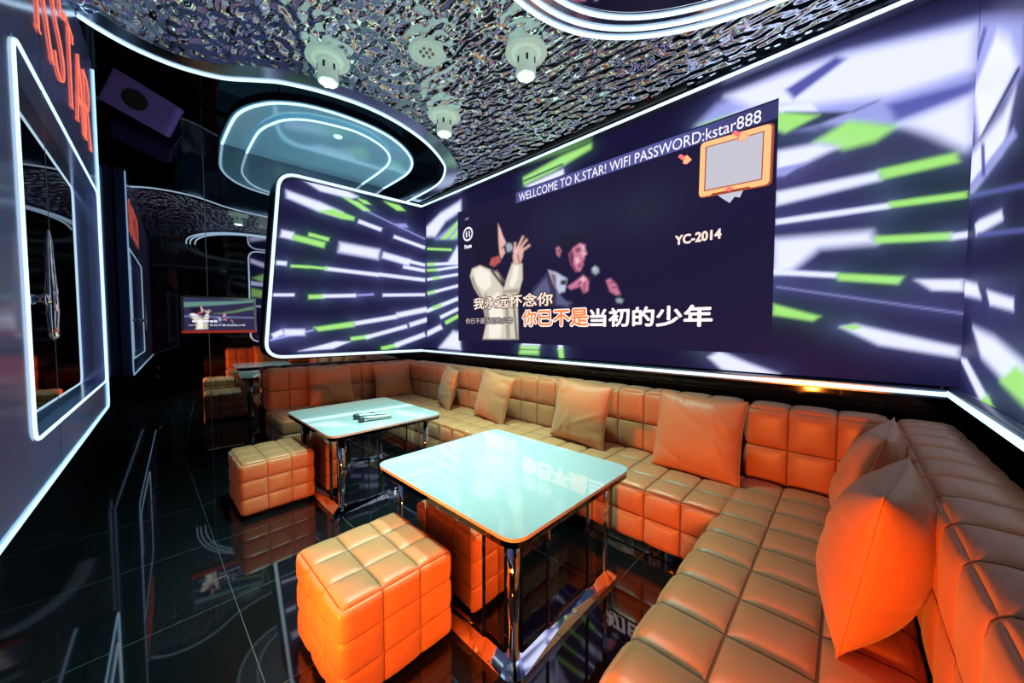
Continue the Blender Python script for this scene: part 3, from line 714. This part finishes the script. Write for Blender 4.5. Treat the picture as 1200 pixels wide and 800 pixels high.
def plC_arr(s, t):
    z = 1.055 + t * 2.175; near = YCE + edge_round(z, 1.055, 3.23); y = 3.145 - s * (3.145 - near)
    return XC + 0 * s, y, z
SC2 = SC + [('W', [(1.38, 3.07), (2.1, 2.86), (2.1, 2.72), (1.38, 2.97)]), ('G', [(1.42, 2.60), (2.1, 2.93), (2.15, 2.70), (1.6, 2.52)]), ('W', [(1.36, 2.52), (2.2, 2.44), (2.2, 2.38), (1.36, 2.42)]),
            ('G', [(1.38, 2.34), (1.9, 2.26), (1.9, 2.10), (1.38, 2.14)]), ('W', [(1.4, 1.93), (2.1, 1.90), (2.1, 1.87), (1.4, 1.89)]), ('G', [(1.95, 1.42), (2.0, 1.92), (2.16, 1.48)]), ('W', [(1.5, 1.13), (2.1, 1.38), (2.1, 1.25)])]
def imgC(s, t): x, y, z = plC_arr(s, t); return paint(y, z, SC2, PAL['K'])
sc_ = picture('led_screen', 180, 190, plC_arr, imgC, M['screen'])
tag(sc_, 'wall screen of broad white streaks on the side wall above the nearest sofa back', 'screen')
bm = bmesh.new()
f = bm.faces.new([bm.verts.new(p) for p in rounded([(XC + .004, 3.15, 1.03), (XC + .004, YCE - .02, 1.03), (XC + .004, YCE - .02, 3.25), (XC + .004, 3.15, 3.25)], [0, .2, .2, 0])])
g = bmesh.ops.extrude_face_region(bm, geom=[f])
for v in g['geom']:
    if isinstance(v, bmesh.types.BMVert): v.co.x += .13
from_bm('screen_housing', bm, M['dark_metal'], sc_)

# --- white light frames round the screens, parts of the screens
box('light_frame_channel', (-4.76, 3.04, 1.0), (.405, 3.145, 1.05), M['channel'], scr, .004, 1)
tube('light_frame_tube', [(-4.765, 3.036, 1.027), (.40, 3.036, 1.027)], .0125, M['led'], scr)
box('light_frame_channel', (-4.76, 3.04, 3.222), (.405, 3.145, 3.256), M['channel'], scr, .004, 1)
tube('light_frame_tube', [(-4.78, 3.036, 3.235), (.40, 3.036, 3.235)], .0125, M['led'], scr)
pa = rounded([(wA(3.03), 3.03, 1.032), (wA(1.02), 1.02, 1.032), (wA(1.21), 1.21, 3.245), (wA(3.03), 3.03, 3.235)], [0, .2, .2, 0], 8)
tube('light_frame_tube', [(x + .052, y, z) for x, y, z in pa], .018, M['led'], sa)
tube('light_frame_channel', [(x + .022, y, z) for x, y, z in pa], .034, M['channel'], sa)
pc = rounded([(XC, 3.10, 1.03), (XC, YCE - .02, 1.03), (XC, YCE - .02, 3.245), (XC, 3.10, 3.245)], [0, .2, .2, 0], 8)
tube('light_frame_tube', [(x - .052, y, z) for x, y, z in pc], .014, M['led'], sc_)
tube('light_frame_channel', [(x - .020, y, z) for x, y, z in pc], .036, M['channel'], sc_)

# ================================================================== SOFAS
def sofa(label, loc):
    t = empty('sofa_section', loc); tag(t, label, 'sofa', 'quilted orange leather sofa run'); return t
# wide section under the picture wall, origin at its floor middle
L0 = M['leather']
t = sofa('longest orange quilted leather sofa section, below the wide picture wall', (-2.55, 2.5, 0))
quilt_box('seat', (4.16, .66, .335), (20, 3, 2), L0, t, (.03, -.13, .095), r=.035, puff=.016)
quilt_box('backrest', (4.10, .24, .50), (19, 1, 2), L0, t, (.0, .33, .39), r=.04, puff=.016)
box('plinth', (-2.02, -.38, 0), (2.06, .40, .094), M['chrome'], t, .006, 1)
tube('piping', [(-2.04, -.46, .424), (2.10, -.46, .424)], .004, M['piping'], t)
# far section (leans along the mirror)
wr = lambda x, y, z: (x + .12 * (y + .75), y, z)
t = sofa('far orange quilted leather sofa section below the round-cornered screen', (-4.78, 1.95, 0))
quilt_box('seat', (.68, 1.04, .335), (3, 5, 2), L0, t, (.22, -.43, .095), r=.035, puff=.016, warp=wr)
quilt_box('backrest', (.26, 1.86, .50), (1, 9, 2), L0, t, (-.20, .0, .39), r=.04, puff=.016, warp=wr)
bm = bmesh.new(); bm_box(bm, (-.28, -.90, 0), (.52, .06, .094))
for v in bm.verts: v.co = Vector(wr(*v.co))
from_bm('plinth', bm, M['chrome'], t)
# near section along the east wall
t = sofa('nearest orange quilted leather sofa section, with its own corner back', (-.06, 1.8, 0))
quilt_box('seat', (.66, 1.84, .335), (3, 9, 2), L0, t, (-.085, -.04, .095), r=.035, puff=.016)
quilt_box('side_backrest', (.235, 2.08, .50), (1, 10, 2), L0, t, (.375, .09, .39), r=.05, puff=.011)
quilt_box('corner_backrest', (.66, .24, .50), (3, 1, 2), L0, t, (-.08, 1.03, .39), r=.04, puff=.016)
box('plinth', (-.36, -.90, 0), (.44, .9, .094), M['chrome'], t, .006, 1)

# ================================================================== CUSHIONS
def cushion_mesh(w=.5, h=.5, th=.17, seed=1, n=34):
    rnd = np.random.RandomState(seed)
    u = np.linspace(-1, 1, n); A, B = np.meshgrid(u, u, indexing='ij')
    px = A * (w / 2) * (1 - .055 * (1 - B ** 2)); pz = B * (h / 2) * (1 - .055 * (1 - A ** 2))
    ea = np.clip(1 - np.abs(A) ** 2.6, 0, 1) ** .62; eb = np.clip(1 - np.abs(B) ** 2.6, 0, 1) ** .62
    T = th / 2 * ea * eb
    V = []; F = []
    for sgn in (-1, 1):
        wr_ = np.zeros_like(T)
        for k in range(7):
            cx, cz = rnd.uniform(-1, 1, 2); ang = rnd.uniform(0, math.pi); ln, wd = rnd.uniform(.3, .7), rnd.uniform(.05, .10)
            e = (A - cx) * math.cos(ang) + (B - cz) * math.sin(ang); f = -(A - cx) * math.sin(ang) + (B - cz) * math.cos(ang)
            wr_ += rnd.choice([-1, 1]) * .008 * np.exp(-(e / ln) ** 2 - (f / wd) ** 2)
        for k in range(5):   # gathers that run in from the edges
            s0 = rnd.uniform(-.8, .8); side = rnd.randint(4); d = [1 - A, 1 + A, 1 - B, 1 + B][side]; q = [B, B, A, A][side]
            wr_ += .010 * np.exp(-((q - s0) / .06) ** 2) * np.exp(-d / .25) * rnd.choice([-1, 1])
        y = sgn * np.maximum(T + wr_ * np.minimum(1, T / (.25 * th)), 0)
        base = len(V); V += list(zip(px.ravel(), y.ravel(), pz.ravel()))
        for i in range(n - 1):
            for j in range(n - 1): F.append((base + i * n + j, base + (i + 1) * n + j, base + (i + 1) * n + j + 1, base + i * n + j + 1))
    edge = [(px[i, 0], 0, pz[i, 0]) for i in range(n)] + [(px[-1, j], 0, pz[-1, j]) for j in range(1, n)] + [(px[i, -1], 0, pz[i, -1]) for i in range(n - 2, -1, -1)] + [(px[0, j], 0, pz[0, j]) for j in range(n - 2, 0, -1)]
    return V, F, edge
def cushion(label, loc, rz, tilt, roll=0, w=.5, h=.5, th=.17, seed=1):
    V, F, edge = cushion_mesh(w, h, th, seed)
    bm = bmesh.new(); vs = [bm.verts.new(v) for v in V]
    for f in F: bm.faces.new([vs[i] for i in f])
    bmesh.ops.remove_doubles(bm, verts=bm.verts[:], dist=1e-5)
    o = from_bm('scatter_cushion', bm, M['leather_soft'], None, smooth=True)
    o.matrix_world = Matrix.Translation(loc) @ Euler((0, 0, rz)).to_matrix().to_4x4() @ Euler((tilt, roll, 0)).to_matrix().to_4x4()
    tube('edge_seam', edge, .0028, M['leather_soft'], o, closed=True, n=6)
    tag(o, label, 'cushion', 'orange cushions along the sofa back')
    return o
ga = R(90) - math.atan(.1)
cushion('wrinkled reddish cushion at the open end of the far sofa section', (-4.70, 1.65, .665), ga, R(-13), 0, .52, .48, .16, 1)
cushion('smooth reddish cushion in the far sofa section, nearer the corner', (-4.58, 2.42, .665), ga, R(-13), R(-2), .52, .49, .16, 2)
cushion('slim tan cushion turned sideways, nearest the far corner of the long sofa', (-3.50, 2.56, .67), R(-22), R(-13), R(4), .50, .50, .16, 3)
cushion('creased tan cushion second from the far corner on the long sofa', (-2.66, 2.52, .675), R(-8), R(-14), R(6), .53, .50, .17, 4)
cushion('tan cushion at the middle of the long sofa, orange on one edge', (-1.61, 2.52, .685), R(-4), R(-13), R(2), .54, .51, .17, 5)
cushion('large bright orange cushion at the corner end of the long sofa', (-.71, 2.52, .685), R(-2), R(-13), R(1), .54, .52, .18, 6)
cushion('cushion leaning on the nearest sofa side, half hidden behind the biggest cushion', (.085, 2.28, .715), R(84), R(15), 0, .50, .50, .20, 7)
cushion('biggest bright orange cushion in front, with a vertical seam facing out', (.085, 1.60, .695), R(80), R(9), 0, .50, .51, .25, 8)

# ================================================================== STOOLS
t = tag(empty('stool', (-1.50, .69, 0)), 'nearest orange quilted cube stool, bright orange sides, beside the nearer table', 'stool', 'quilted cube stools')
quilt_box('upholstered_cube', (.50, .48, .385), (3, 3, 3), L0, t, (0, 0, .025), r=.03, puff=.009, sub=10)
zz = .400
tube('top_piping', rounded([(-.236, -.226, zz), (.236, -.226, zz), (.236, .226, zz), (-.236, .226, zz)], .03, 5), .0045, M['piping'], t, closed=True, n=6)
box('foot_plate', (-.21, -.20, 0), (.21, .20, .025), M['dark_metal'], t)
c = copy_tree(t); c.location = (-3.36, .71, 0); c['label'] = 'far duller orange quilted cube stool, beside the table with the microphones'

# ================================================================== TABLES
def make_table():
    t = empty('table', (0, 0, 0)); tag(t, 'x', 'table', 'white glass tables on mirrored pedestals')
    hx, hy = .545, .475
    out = rounded([(-hx, -hy, 0), (hx, -hy, 0), (hx, hy, 0), (-hx, hy, 0)], .085, 8)
    bm = bmesh.new(); prism_bm(bm, [(x, y) for x, y, _ in out], .607, .622); from_bm('glass_top', bm, M['table_glass'], t, angle=R(30))
    bm = bmesh.new(); prism_bm(bm, [(x * .997, y * .997) for x, y, _ in out], .582, .607); from_bm('edge_frame', bm, M['black_mirror'], t, angle=R(30))
    # pedestal: dark mirror core with cut corners
    px_, py_, ch = .455, .385, .055
    core = [(-px_ + ch, -py_), (px_ - ch, -py_), (px_, -py_ + ch), (px_, py_ - ch), (px_ - ch, py_), (-px_ + ch, py_), (-px_, py_ - ch), (-px_, -py_ + ch)]
    bm = bmesh.new(); prism_bm(bm, core, .056, .582); from_bm('pedestal_panels', bm, M['panel_mirror'], t)
    for sx in (-1, 1):
        for sy in (-1, 1):
            tube('corner_post', [(sx * (px_ - .022), sy * (py_ - .022), .05), (sx * (px_ - .022), sy * (py_ - .022), .582)], .026, M['chrome'], t, n=16)
    # mirror strips standing off the panels, two per side
    for sy in (-1, 1):
        for x in (-.20, .24): box('mirror_strip', (x - .042, sy * (py_ + .004) - .006, .056), (x + .042, sy * (py_ + .004) + .006, .582), M['chrome'], t, .004, 1)
    for sx in (-1, 1):
        for y in (-.13, .20): box('mirror_strip', (sx * (px_ + .004) - .006, y - .036, .056), (sx * (px_ + .004) + .006, y + .036, .582), M['chrome'], t, .004, 1)
    # flared foot with folded facets
    bm = bmesh.new()
    def ringv(a, b, r, z): return [bm.verts.new((x, y, z)) for x, y, _ in rounded([(-a, -b, 0), (a, -b, 0), (a, b, 0), (-a, b, 0)], r, 6)]
    r0 = ringv(.505, .44, .07, 0); r1 = ringv(.505, .44, .07, .022); r2 = ringv(.44, .372, .035, .064)
    for A, B in ((r0, r1), (r1, r2)):
        for k in range(len(A)): bm.faces.new((A[k], A[(k + 1) % len(A)], B[(k + 1) % len(B)], B[k]))
    bm.faces.new(r0[::-1]); bm.faces.new(r2)
    # break the long flare faces into folded facets
    for f in [f for f in bm.faces if len(f.verts) == 4 and f.calc_area() > .02 and abs(f.normal.z) < 2]:
        if max(v.co.z for v in f.verts) >.04:
            e = bmesh.ops.poke(bm, faces=[f])
            for v in e['verts']: v.co.z += .008
    from_bm('flared_foot', bm, M['chrome'], t)
    return t
t = make_table(); t.location = (-1.39, 1.38, 0); t['label'] = 'nearer white glass table on a mirrored pedestal, its top empty'
c = copy_tree(t); c.location = (-3.16, 1.38, 0); c['label'] = 'far white glass table on a mirrored pedestal, holding two microphones'

# ================================================================== MICROPHONES
def microphone():
    t = empty('microphone'); tag(t, 'x', 'microphone', 'wireless microphones on the far table')
    ax = lambda prof, name, m: None
    def lay(name, prof, m):
        bm = bmesh.new(); bm_lathe(bm, prof, 20)
        bmesh.ops.rotate(bm, verts=bm.verts[:], matrix=Matrix.Rotation(R(-90), 3, 'X'), cent=(0, 0, 0))
        return from_bm(name, bm, m, t, angle=R(35))
    lay('handle', [(0, .265), (.016, .262), (.018, .25), (.017, .20), (.018, .10), (.021, .06), (.0, .06)], M['mic_grey'])
    lay('collar', [(0, .064), (.022, .062), (.026, .052), (.0245, .044), (0, .044)], M['silver'])
    lay('mesh_head', [(0, -.004), (.012, -.001), (.021, .008), (.0255, .022), (.0255, .036), (.022, .046), (0, .046)], M['mic_mesh'])
    b = box('switch', (-.006, .13, .014), (.006, .165, .021), M['dark_metal'], t, .001, 1)
    return t
m1 = microphone(); m1.location = (-2.865, 1.205, .6475); m1.rotation_euler = (R(-1.2), 0, R(-14)); m1['label'] = 'grey microphone lying on the far table, nearer the table edge'
m2 = copy_tree(m1); m2.location = (-2.985, 1.215, .6475); m2.rotation_euler = (R(-1.2), 0, R(-20)); m2['label'] = 'grey microphone lying behind the other one on the far table'

# ================================================================== CEILING LAMPS
def pendant():
    t = empty('ceiling_spot'); tag(t, 'x', 'ceiling lamp', 'white ceiling spot lamps')
    lathe('flange', [(.0, 0), (.112, 0), (.122, -.008), (.124, -.018), (.112, -.024), (.088, -.020), (.078, -.006), (.0, -.006)], M['white_plastic_glow'], t, 40)
    lathe('socket', [(.0, -.004), (.066, -.004), (.066, -.03), (.052, -.04), (.0, -.04)], M['white_plastic_glow'], t, 32)
    bm = bmesh.new(); bm_lathe(bm, [(.0, -.035), (.050, -.035), (.056, -.06), (.057, -.12), (.060, -.155), (.056, -.178), (.0, -.178)], 32)
    from_bm('lamp_body', bm, M['white_plastic_glow'], t, angle=R(40))
    for k in range(6):
        a = 2 * math.pi * (k + .3) / 6
        bm = bmesh.new(); bm_box(bm, (-.007, -.003, -.045), (.007, .003, .0), .002, 1)
        bmesh.ops.rotate(bm, verts=bm.verts[:], matrix=Matrix.Rotation(a + R(90), 3, 'Z'), cent=(0, 0, 0))
        bmesh.ops.translate(bm, verts=bm.verts[:], vec=(.056 * math.cos(a), .056 * math.sin(a), -.06))
        from_bm('cooling_slot', bm, M['speaker_dark'], t)
    bm = bmesh.new()
    for k in range(6): 
        a = 2 * math.pi * k / 6; bm_lathe(bm, [(0, -.190), (.011, -.187), (.015, -.177)], 12, .034 * math.cos(a), .034 * math.sin(a))
    bm_lathe(bm, [(0, -.190), (.011, -.187), (.015, -.177)], 12)
    from_bm('led_cluster', bm, M['lamp_glow'], t, smooth=True)
    return t
lamp = pendant(); lamp.scale = (1.16, 1.16, .95); lamp.location = (-2.73, .98, CEIL); lamp['label'] = 'hanging white spot lamp by the curved ceiling edge, above the plate light'
LAMPS = [(-1.67, 1.90), (-2.69, 1.95), (-1.67, .98)]  # last is an added light out of view, with no lamp body
lb = ['hanging white spot lamp nearest the big ceiling ring', 'smallest-looking white spot lamp, farthest from the camera near the curved edge', None]
for (x, y), l in zip(LAMPS[:2], lb):
    c = copy_tree(lamp); c.location = (x, y, CEIL); c['label'] = l
t = tag(empty('flush_downlight', (-2.17, 1.43, CEIL)), 'flat round white downlight with unlit lenses, between the hanging lamps', 'ceiling lamp', 'white ceiling spot lamps')
lathe('rim', [(.0, 0), (.118, 0), (.124, -.008), (.118, -.018), (.100, -.022), (.082, -.006), (.0, -.006)], M['white_plastic_glow'], t, 40)
for k in range(7):
    a = 2 * math.pi * k / 6; rr_ = .042 if k < 6 else 0
    bm = bmesh.new(); bm_lathe(bm, [(0, -.020), (.008, -.018), (.013, -.008), (.014, -.004)], 14, rr_ * math.cos(a), rr_ * math.sin(a))
    from_bm('lens', bm, M['silver'], t, smooth=True)
def spot(name, loc, col, power, size=120, blend=.6, rad=.06, rot=(0, 0, 0)):
    d = bpy.data.lights.new(name, 'SPOT'); d.color = col; d.energy = power; d.spot_size = R(size); d.spot_blend = blend; d.shadow_soft_size = rad
    o = bpy.data.objects.new(name, d); o.location = loc; o.rotation_euler = rot; COL.objects.link(o); return o
for k, (x, y) in enumerate([(-2.73, .98)] + LAMPS):
    spot('lamp_light', (x, y, CEIL - .20), LAMP_COL, LAMP_W, LAMP_SIZE if k < 3 else 70, 1.0)

# ================================================================== STEEL PANEL WITH THE MIRROR WINDOW (beside the camera)
ang = -math.atan(.042)
t = tag(empty('wall_panel', (0, south(0), 0), ang), 'tall blue-grey steel wall panel with a framed dark mirror window, beside the camera', 'wall panel')
k = math.cos(ang)
X = lambda x: x / k                                   # along the panel
def pbox(name, lo, hi, m, bev=.003): return box(name, lo, hi, m, t, bev, 1)
px0, px1, wx0, wx1, wz0, wz1 = X(-4.05), X(.50), X(-4.02), X(-2.03), 1.0, 2.37
bm = bmesh.new()
def ring_face(o, i, y):
    a = [bm.verts.new((x, y, z)) for x, z in o]; b = [bm.verts.new((x, y, z)) for x, z in i]
    for q in range(4): bm.faces.new((a[q], a[(q + 1) % 4], b[(q + 1) % 4], b[q]))
    return a, b
# panel body around the window opening
for (x0, x1, z0, z1) in ((px0, wx0 + .02, .80, CEIL), (wx1, px1, .80, CEIL), (wx0 + .02, wx1, .80, wz0), (wx0 + .02, wx1, wz1, CEIL)):
    bm_box(bm, (x0, -.09, z0), (x1, 0, z1))
from_bm('panel_sheet', bm, M['panel'], t)
box('mirror_glass', (wx0, -.085, wz0 - .01), (wx1 + .01, -.055, wz1 + .01), M['window_mirror'], t)
fr = rounded([(wx0 + .03, .003, wz0), (wx1, .003, wz0), (wx1, .003, wz1), (wx0 + .03, .003, wz1)], .06, 5)
tube('window_light_line', fr, .0058, M['led'], t, closed=True)
tube('edge_light_line', rounded([(px1, .003, .80), (px0 + .0, .003, .80), (px0, .003, CEIL - .03)], [0, .06, 0], 5), .0065, M['led_thin'], t)
bm = bmesh.new(); bm_box(bm, (X(-2.42) - .002, .0005, .82), (X(-2.42) + .002, .002, CEIL)); from_bm('panel_joint', bm, M['seam'], t)
# handle: spindle with a round boss
bm = bmesh.new(); bm_lathe(bm, [(.003, .26), (.008, .22), (.012, .10), (.016, .045), (.017, -.045), (.013, -.10), (.014, -.135), (.004, -.15)], 18)
o = from_bm('handle', bm, M['chrome'], t, smooth=True); o.location = (X(-2.17), .035, 1.50)
bm = bmesh.new(); bm_lathe(bm, [(0, .0), (.030, 0), (.034, .012), (.020, .035), (.018, .065), (.026, .075), (.024, .09), (0, .095)], 24)
bmesh.ops.rotate(bm, verts=bm.verts[:], matrix=Matrix.Rotation(R(-90), 3, 'X'), cent=(0, 0, 0))
o = from_bm('handle_boss', bm, M['chrome'], t, smooth=True); o.location = (X(-2.17), -.055, 1.50)
# neon letters, one tube sign
ns = tag(empty('neon_sign', (X(-3.0) * k, south(-3.0), 2.6), ang), 'red neon letters high on the steel panel, beside the ceiling speaker', 'sign')
def letter(strokes, x, w, h=.43, serifs=()):
    bm = bmesh.new()
    for s in strokes:
        P = [(x + u * w, .004, v * h) for u, v in s]
        bm_tube(bm, smooth_poly(P, sub=6) if len(P) > 3 else P, .0030, n=8)
    for (u, v) in serifs:
        bm_tube(bm, [(x + u * w - .03, .004, v * h), (x + u * w + .03, .004, v * h)], .0024, n=6)
    from_bm('letter', bm, M['red_neon'], ns, smooth=True)
# seen from inside the room the row reads towards the mirror (local x runs the other way)
def flip(st): return [[(-u, v) for u, v in s] for s in st]
def L_(strokes, xw, w, serifs): letter(flip(strokes), xw + 3.0, w, serifs=[(-u, v) for u, v in serifs])
L_([[(0, 0), (0, 1)], [(1, 1), (.05, .48)], [(.3, .62), (1, 0)]], -2.41, .24, [(0, 0), (0, 1), (1, 0), (1, 1)])
L_([[(.95, .82), (.8, .96), (.5, 1.0), (.15, .92), (.08, .74), (.3, .58), (.7, .44), (.93, .26), (.85, .08), (.5, 0), (.2, .05), (.03, .2)]], -2.71, .22, [])
L_([[(.5, 0), (.5, 1)], [(0, 1), (1, 1)], [(0, 1), (0, .9)], [(1, 1), (1, .9)]], -3.00, .22, [(.5, 0)])
L_([[(0, 0), (.5, 1)], [(.5, 1), (1, 0)], [(.2, .36), (.8, .36)]], -3.28, .23, [(0, 0), (1, 0)])
L_([[(0, 0), (0, 1)], [(0, 1), (.6, 1.0), (.9, .86), (.88, .66), (.6, .52), (0, .52)], [(.5, .52), (1, 0)]], -3.57, .21, [(0, 0), (1, 0)])

# ================================================================== TV ON THE MIRROR
t = tag(empty('television', (west(.64) + .05, .64, 1.33), math.atan(-.05)), 'small flat television on the dark mirror wall, showing the duo', 'television')
box('casing', (-.045, -.325, 0), (.0, .325, .40), M['dark_metal'], t, .004, 1)
bm = bmesh.new()
for lo, hi in (((-.02, -.325, .378), (.022, .325, .40)), ((-.02, -.325, .022), (.022, -.303, .378)), ((-.02, .303, .022), (.022, .325, .378))): bm_box(bm, lo, hi)
from_bm('bezel', bm, M['silver'], t)
box('bottom_bezel', (-.02, -.325, 0), (.022, .325, .03), M['red_bar'], t)
def tvimg(s, t_):
    Xb = bx0 + s * (bx1 - bx0); Zb = 1.18 + t_ * 1.95
    im = paint(Xb, Zb, VID, (.03, .026, .075), soft=.03)
    st = [('T0', 0)]
    for poly, c, a in (([(-4.1, 2.55), (-4.1, 2.85), (-1.2, 3.05), (-.4, 3.2), (-.4, 3.0), (-2.2, 2.75)], (.16, .34, .30), .8), ([(-4.1, 3.0), (-4.1, 3.2), (-1.5, 3.2)], (.05, .05, .14), .9),
                       ([(-2.6, 2.2), (-1.5, 2.42), (-.4, 2.75), (-.4, 2.55), (-1.7, 2.25)], (.16, .34, .16), .7), ([(-4.1, 1.98), (-4.1, 2.06), (-.4, 2.02), (-.4, 1.95)], (.22, .26, .5), .8)):  # streaks reflected in the glass, painted into the TV picture
        d = sdf(Xb, Zb, poly); al = np.clip(.5 - d / .12, 0, 1)[..., None] * a
        im = im * (1 - al) + np.array(c) * al
    return im
picture('tv_picture_reflections', 120, 80, lambda s, t_: (.006 + 0 * s, -.305 + s * .61, .03 + t_ * .35), tvimg, M['screen'], t)
tvp = lambda u, v, w=0: (.009 + w, u, v)
text('caption_lettering', '我永远怀念你', -.24, -.03, .118, .140, tvp, M['txt_white'], t, thick=.0015)
text('caption_lettering', '你已不是当初的少年', -.10, .22, .075, .098, tvp, M['txt_white'], t, bold=.03)
text('caption_lettering', '你已不是当初的少年', -.27, -.12, .078, .092, tvp, M['txt_white'], t, bold=.02)

# ================================================================== SPEAKER in the upper corner
t = tag(empty('loudspeaker', (-4.84, .10, 3.47)), 'dark loudspeaker with violet light put into its colour, tilted down under the ceiling, by the mirror wall', 'loudspeaker')
bm = bmesh.new()
prof = [(-.12, -.235), (.13, -.235), (.13, .195), (.09, .235), (-.12, .235)]
prism_bm(bm, prof, -.15, .15)
bmesh.ops.bevel(bm, geom=bm.edges[:], offset=.008, segments=2, affect='EDGES')
rotm = Euler((R(-22), R(22), R(-6))).to_matrix()
def place_sp(bm): bmesh.ops.rotate(bm, verts=bm.verts[:], matrix=rotm, cent=(0, 0, 0))
place_sp(bm); from_bm('cabinet', bm, M['speaker'], t, angle=R(35))
bm = bmesh.new(); bm_lathe(bm, [(0, .004), (.035, .004), (.036, .012), (.08, .012), (.083, .0)], 32)
bmesh.ops.rotate(bm, verts=bm.verts[:], matrix=Matrix.Rotation(R(90), 3, 'Y'), cent=(0, 0, 0)); bmesh.ops.translate(bm, verts=bm.verts[:], vec=(.13, -.05, 0))
place_sp(bm); from_bm('bass_port', bm, M['speaker_dark'], t, angle=R(35))
bm = bmesh.new()
for q in range(7): bm_box(bm, (-.08, .234, -.12 + q * .034), (.06, .241, -.10 + q * .034))
place_sp(bm); from_bm('grille', bm, M['speaker_dark'], t)
tube('bracket_arm', [(-.10, .0, .02), (west(.1) + 4.86 + .0, .0, .06)], .018, M['dark_metal'], t)

# ================================================================== ADDED WARM FILL LAMPS beside the camera, out of view
for (wx, wz, WARM_ROT, WARM_W, WARM_SIZE, wl) in WARM:
    t = tag(empty('fill_lamp', (wx, south(wx), wz), ang), wl, 'wall lamp', 'added warm fill lamps')
    box('back_plate', (-.05, 0, -.08), (.05, .012, .08), M['dark_metal'], t, .003, 1)
    tube('lamp_arm', [(0, .01, 0), (0, .05, .0)], .010, M['dark_metal'], t)
    bm = bmesh.new(); bm_lathe(bm, [(0, -.04), (.030, -.04), (.040, -.03), (.046, .04), (.042, .04), (.034, -.01), (0, -.01)], 20)
    bmesh.ops.rotate(bm, verts=bm.verts[:], matrix=Euler(WARM_ROT).to_matrix() @ Matrix.Rotation(math.pi, 3, 'X'), cent=(0, 0, 0)); bmesh.ops.translate(bm, verts=bm.verts[:], vec=(0, .075, 0))
    from_bm('shade', bm, M['dark_metal'], t, angle=R(35))
    spot('fill_lamp_light', (wx, south(wx) + .10, wz), WARM_COL, WARM_W, WARM_SIZE, .8, .07, WARM_ROT)

# ================================================================== WORLD, CAMERA, COLOUR
w = bpy.data.worlds.new('World'); scene.world = w; w.use_nodes = True
w.node_tree.nodes['Background'].inputs[0].default_value = (.02, .02, .03, 1); w.node_tree.nodes['Background'].inputs[1].default_value = .3
A_, P_ = R(46.5), R(2.4)
fw = Vector((-math.cos(A_) * math.cos(P_), math.sin(A_) * math.cos(P_), -math.sin(P_))); rt = Vector((math.sin(A_), math.cos(A_), 0)); up = rt.cross(fw)
cam = bpy.data.cameras.new('camera'); cam.sensor_width = 36; cam.lens = 12.45; cam.clip_start = .02
co = bpy.data.objects.new('camera', cam); COL.objects.link(co)
co.matrix_world = Matrix.Translation((0, 0, 1.4)) @ Matrix((rt, up, -fw)).transposed().to_4x4()
scene.camera = co
vs = scene.view_settings; vs.view_transform = 'Standard'; vs.look = 'None'; vs.gamma = 1; vs.use_curve_mapping = False; vs.exposure = EXPOSURE
scene.cycles.max_bounces = 10; scene.cycles.glossy_bounces = 7; scene.cycles.diffuse_bounces = 3
scene.cycles.use_denoising = True; scene.cycles.sample_clamp_indirect = 6
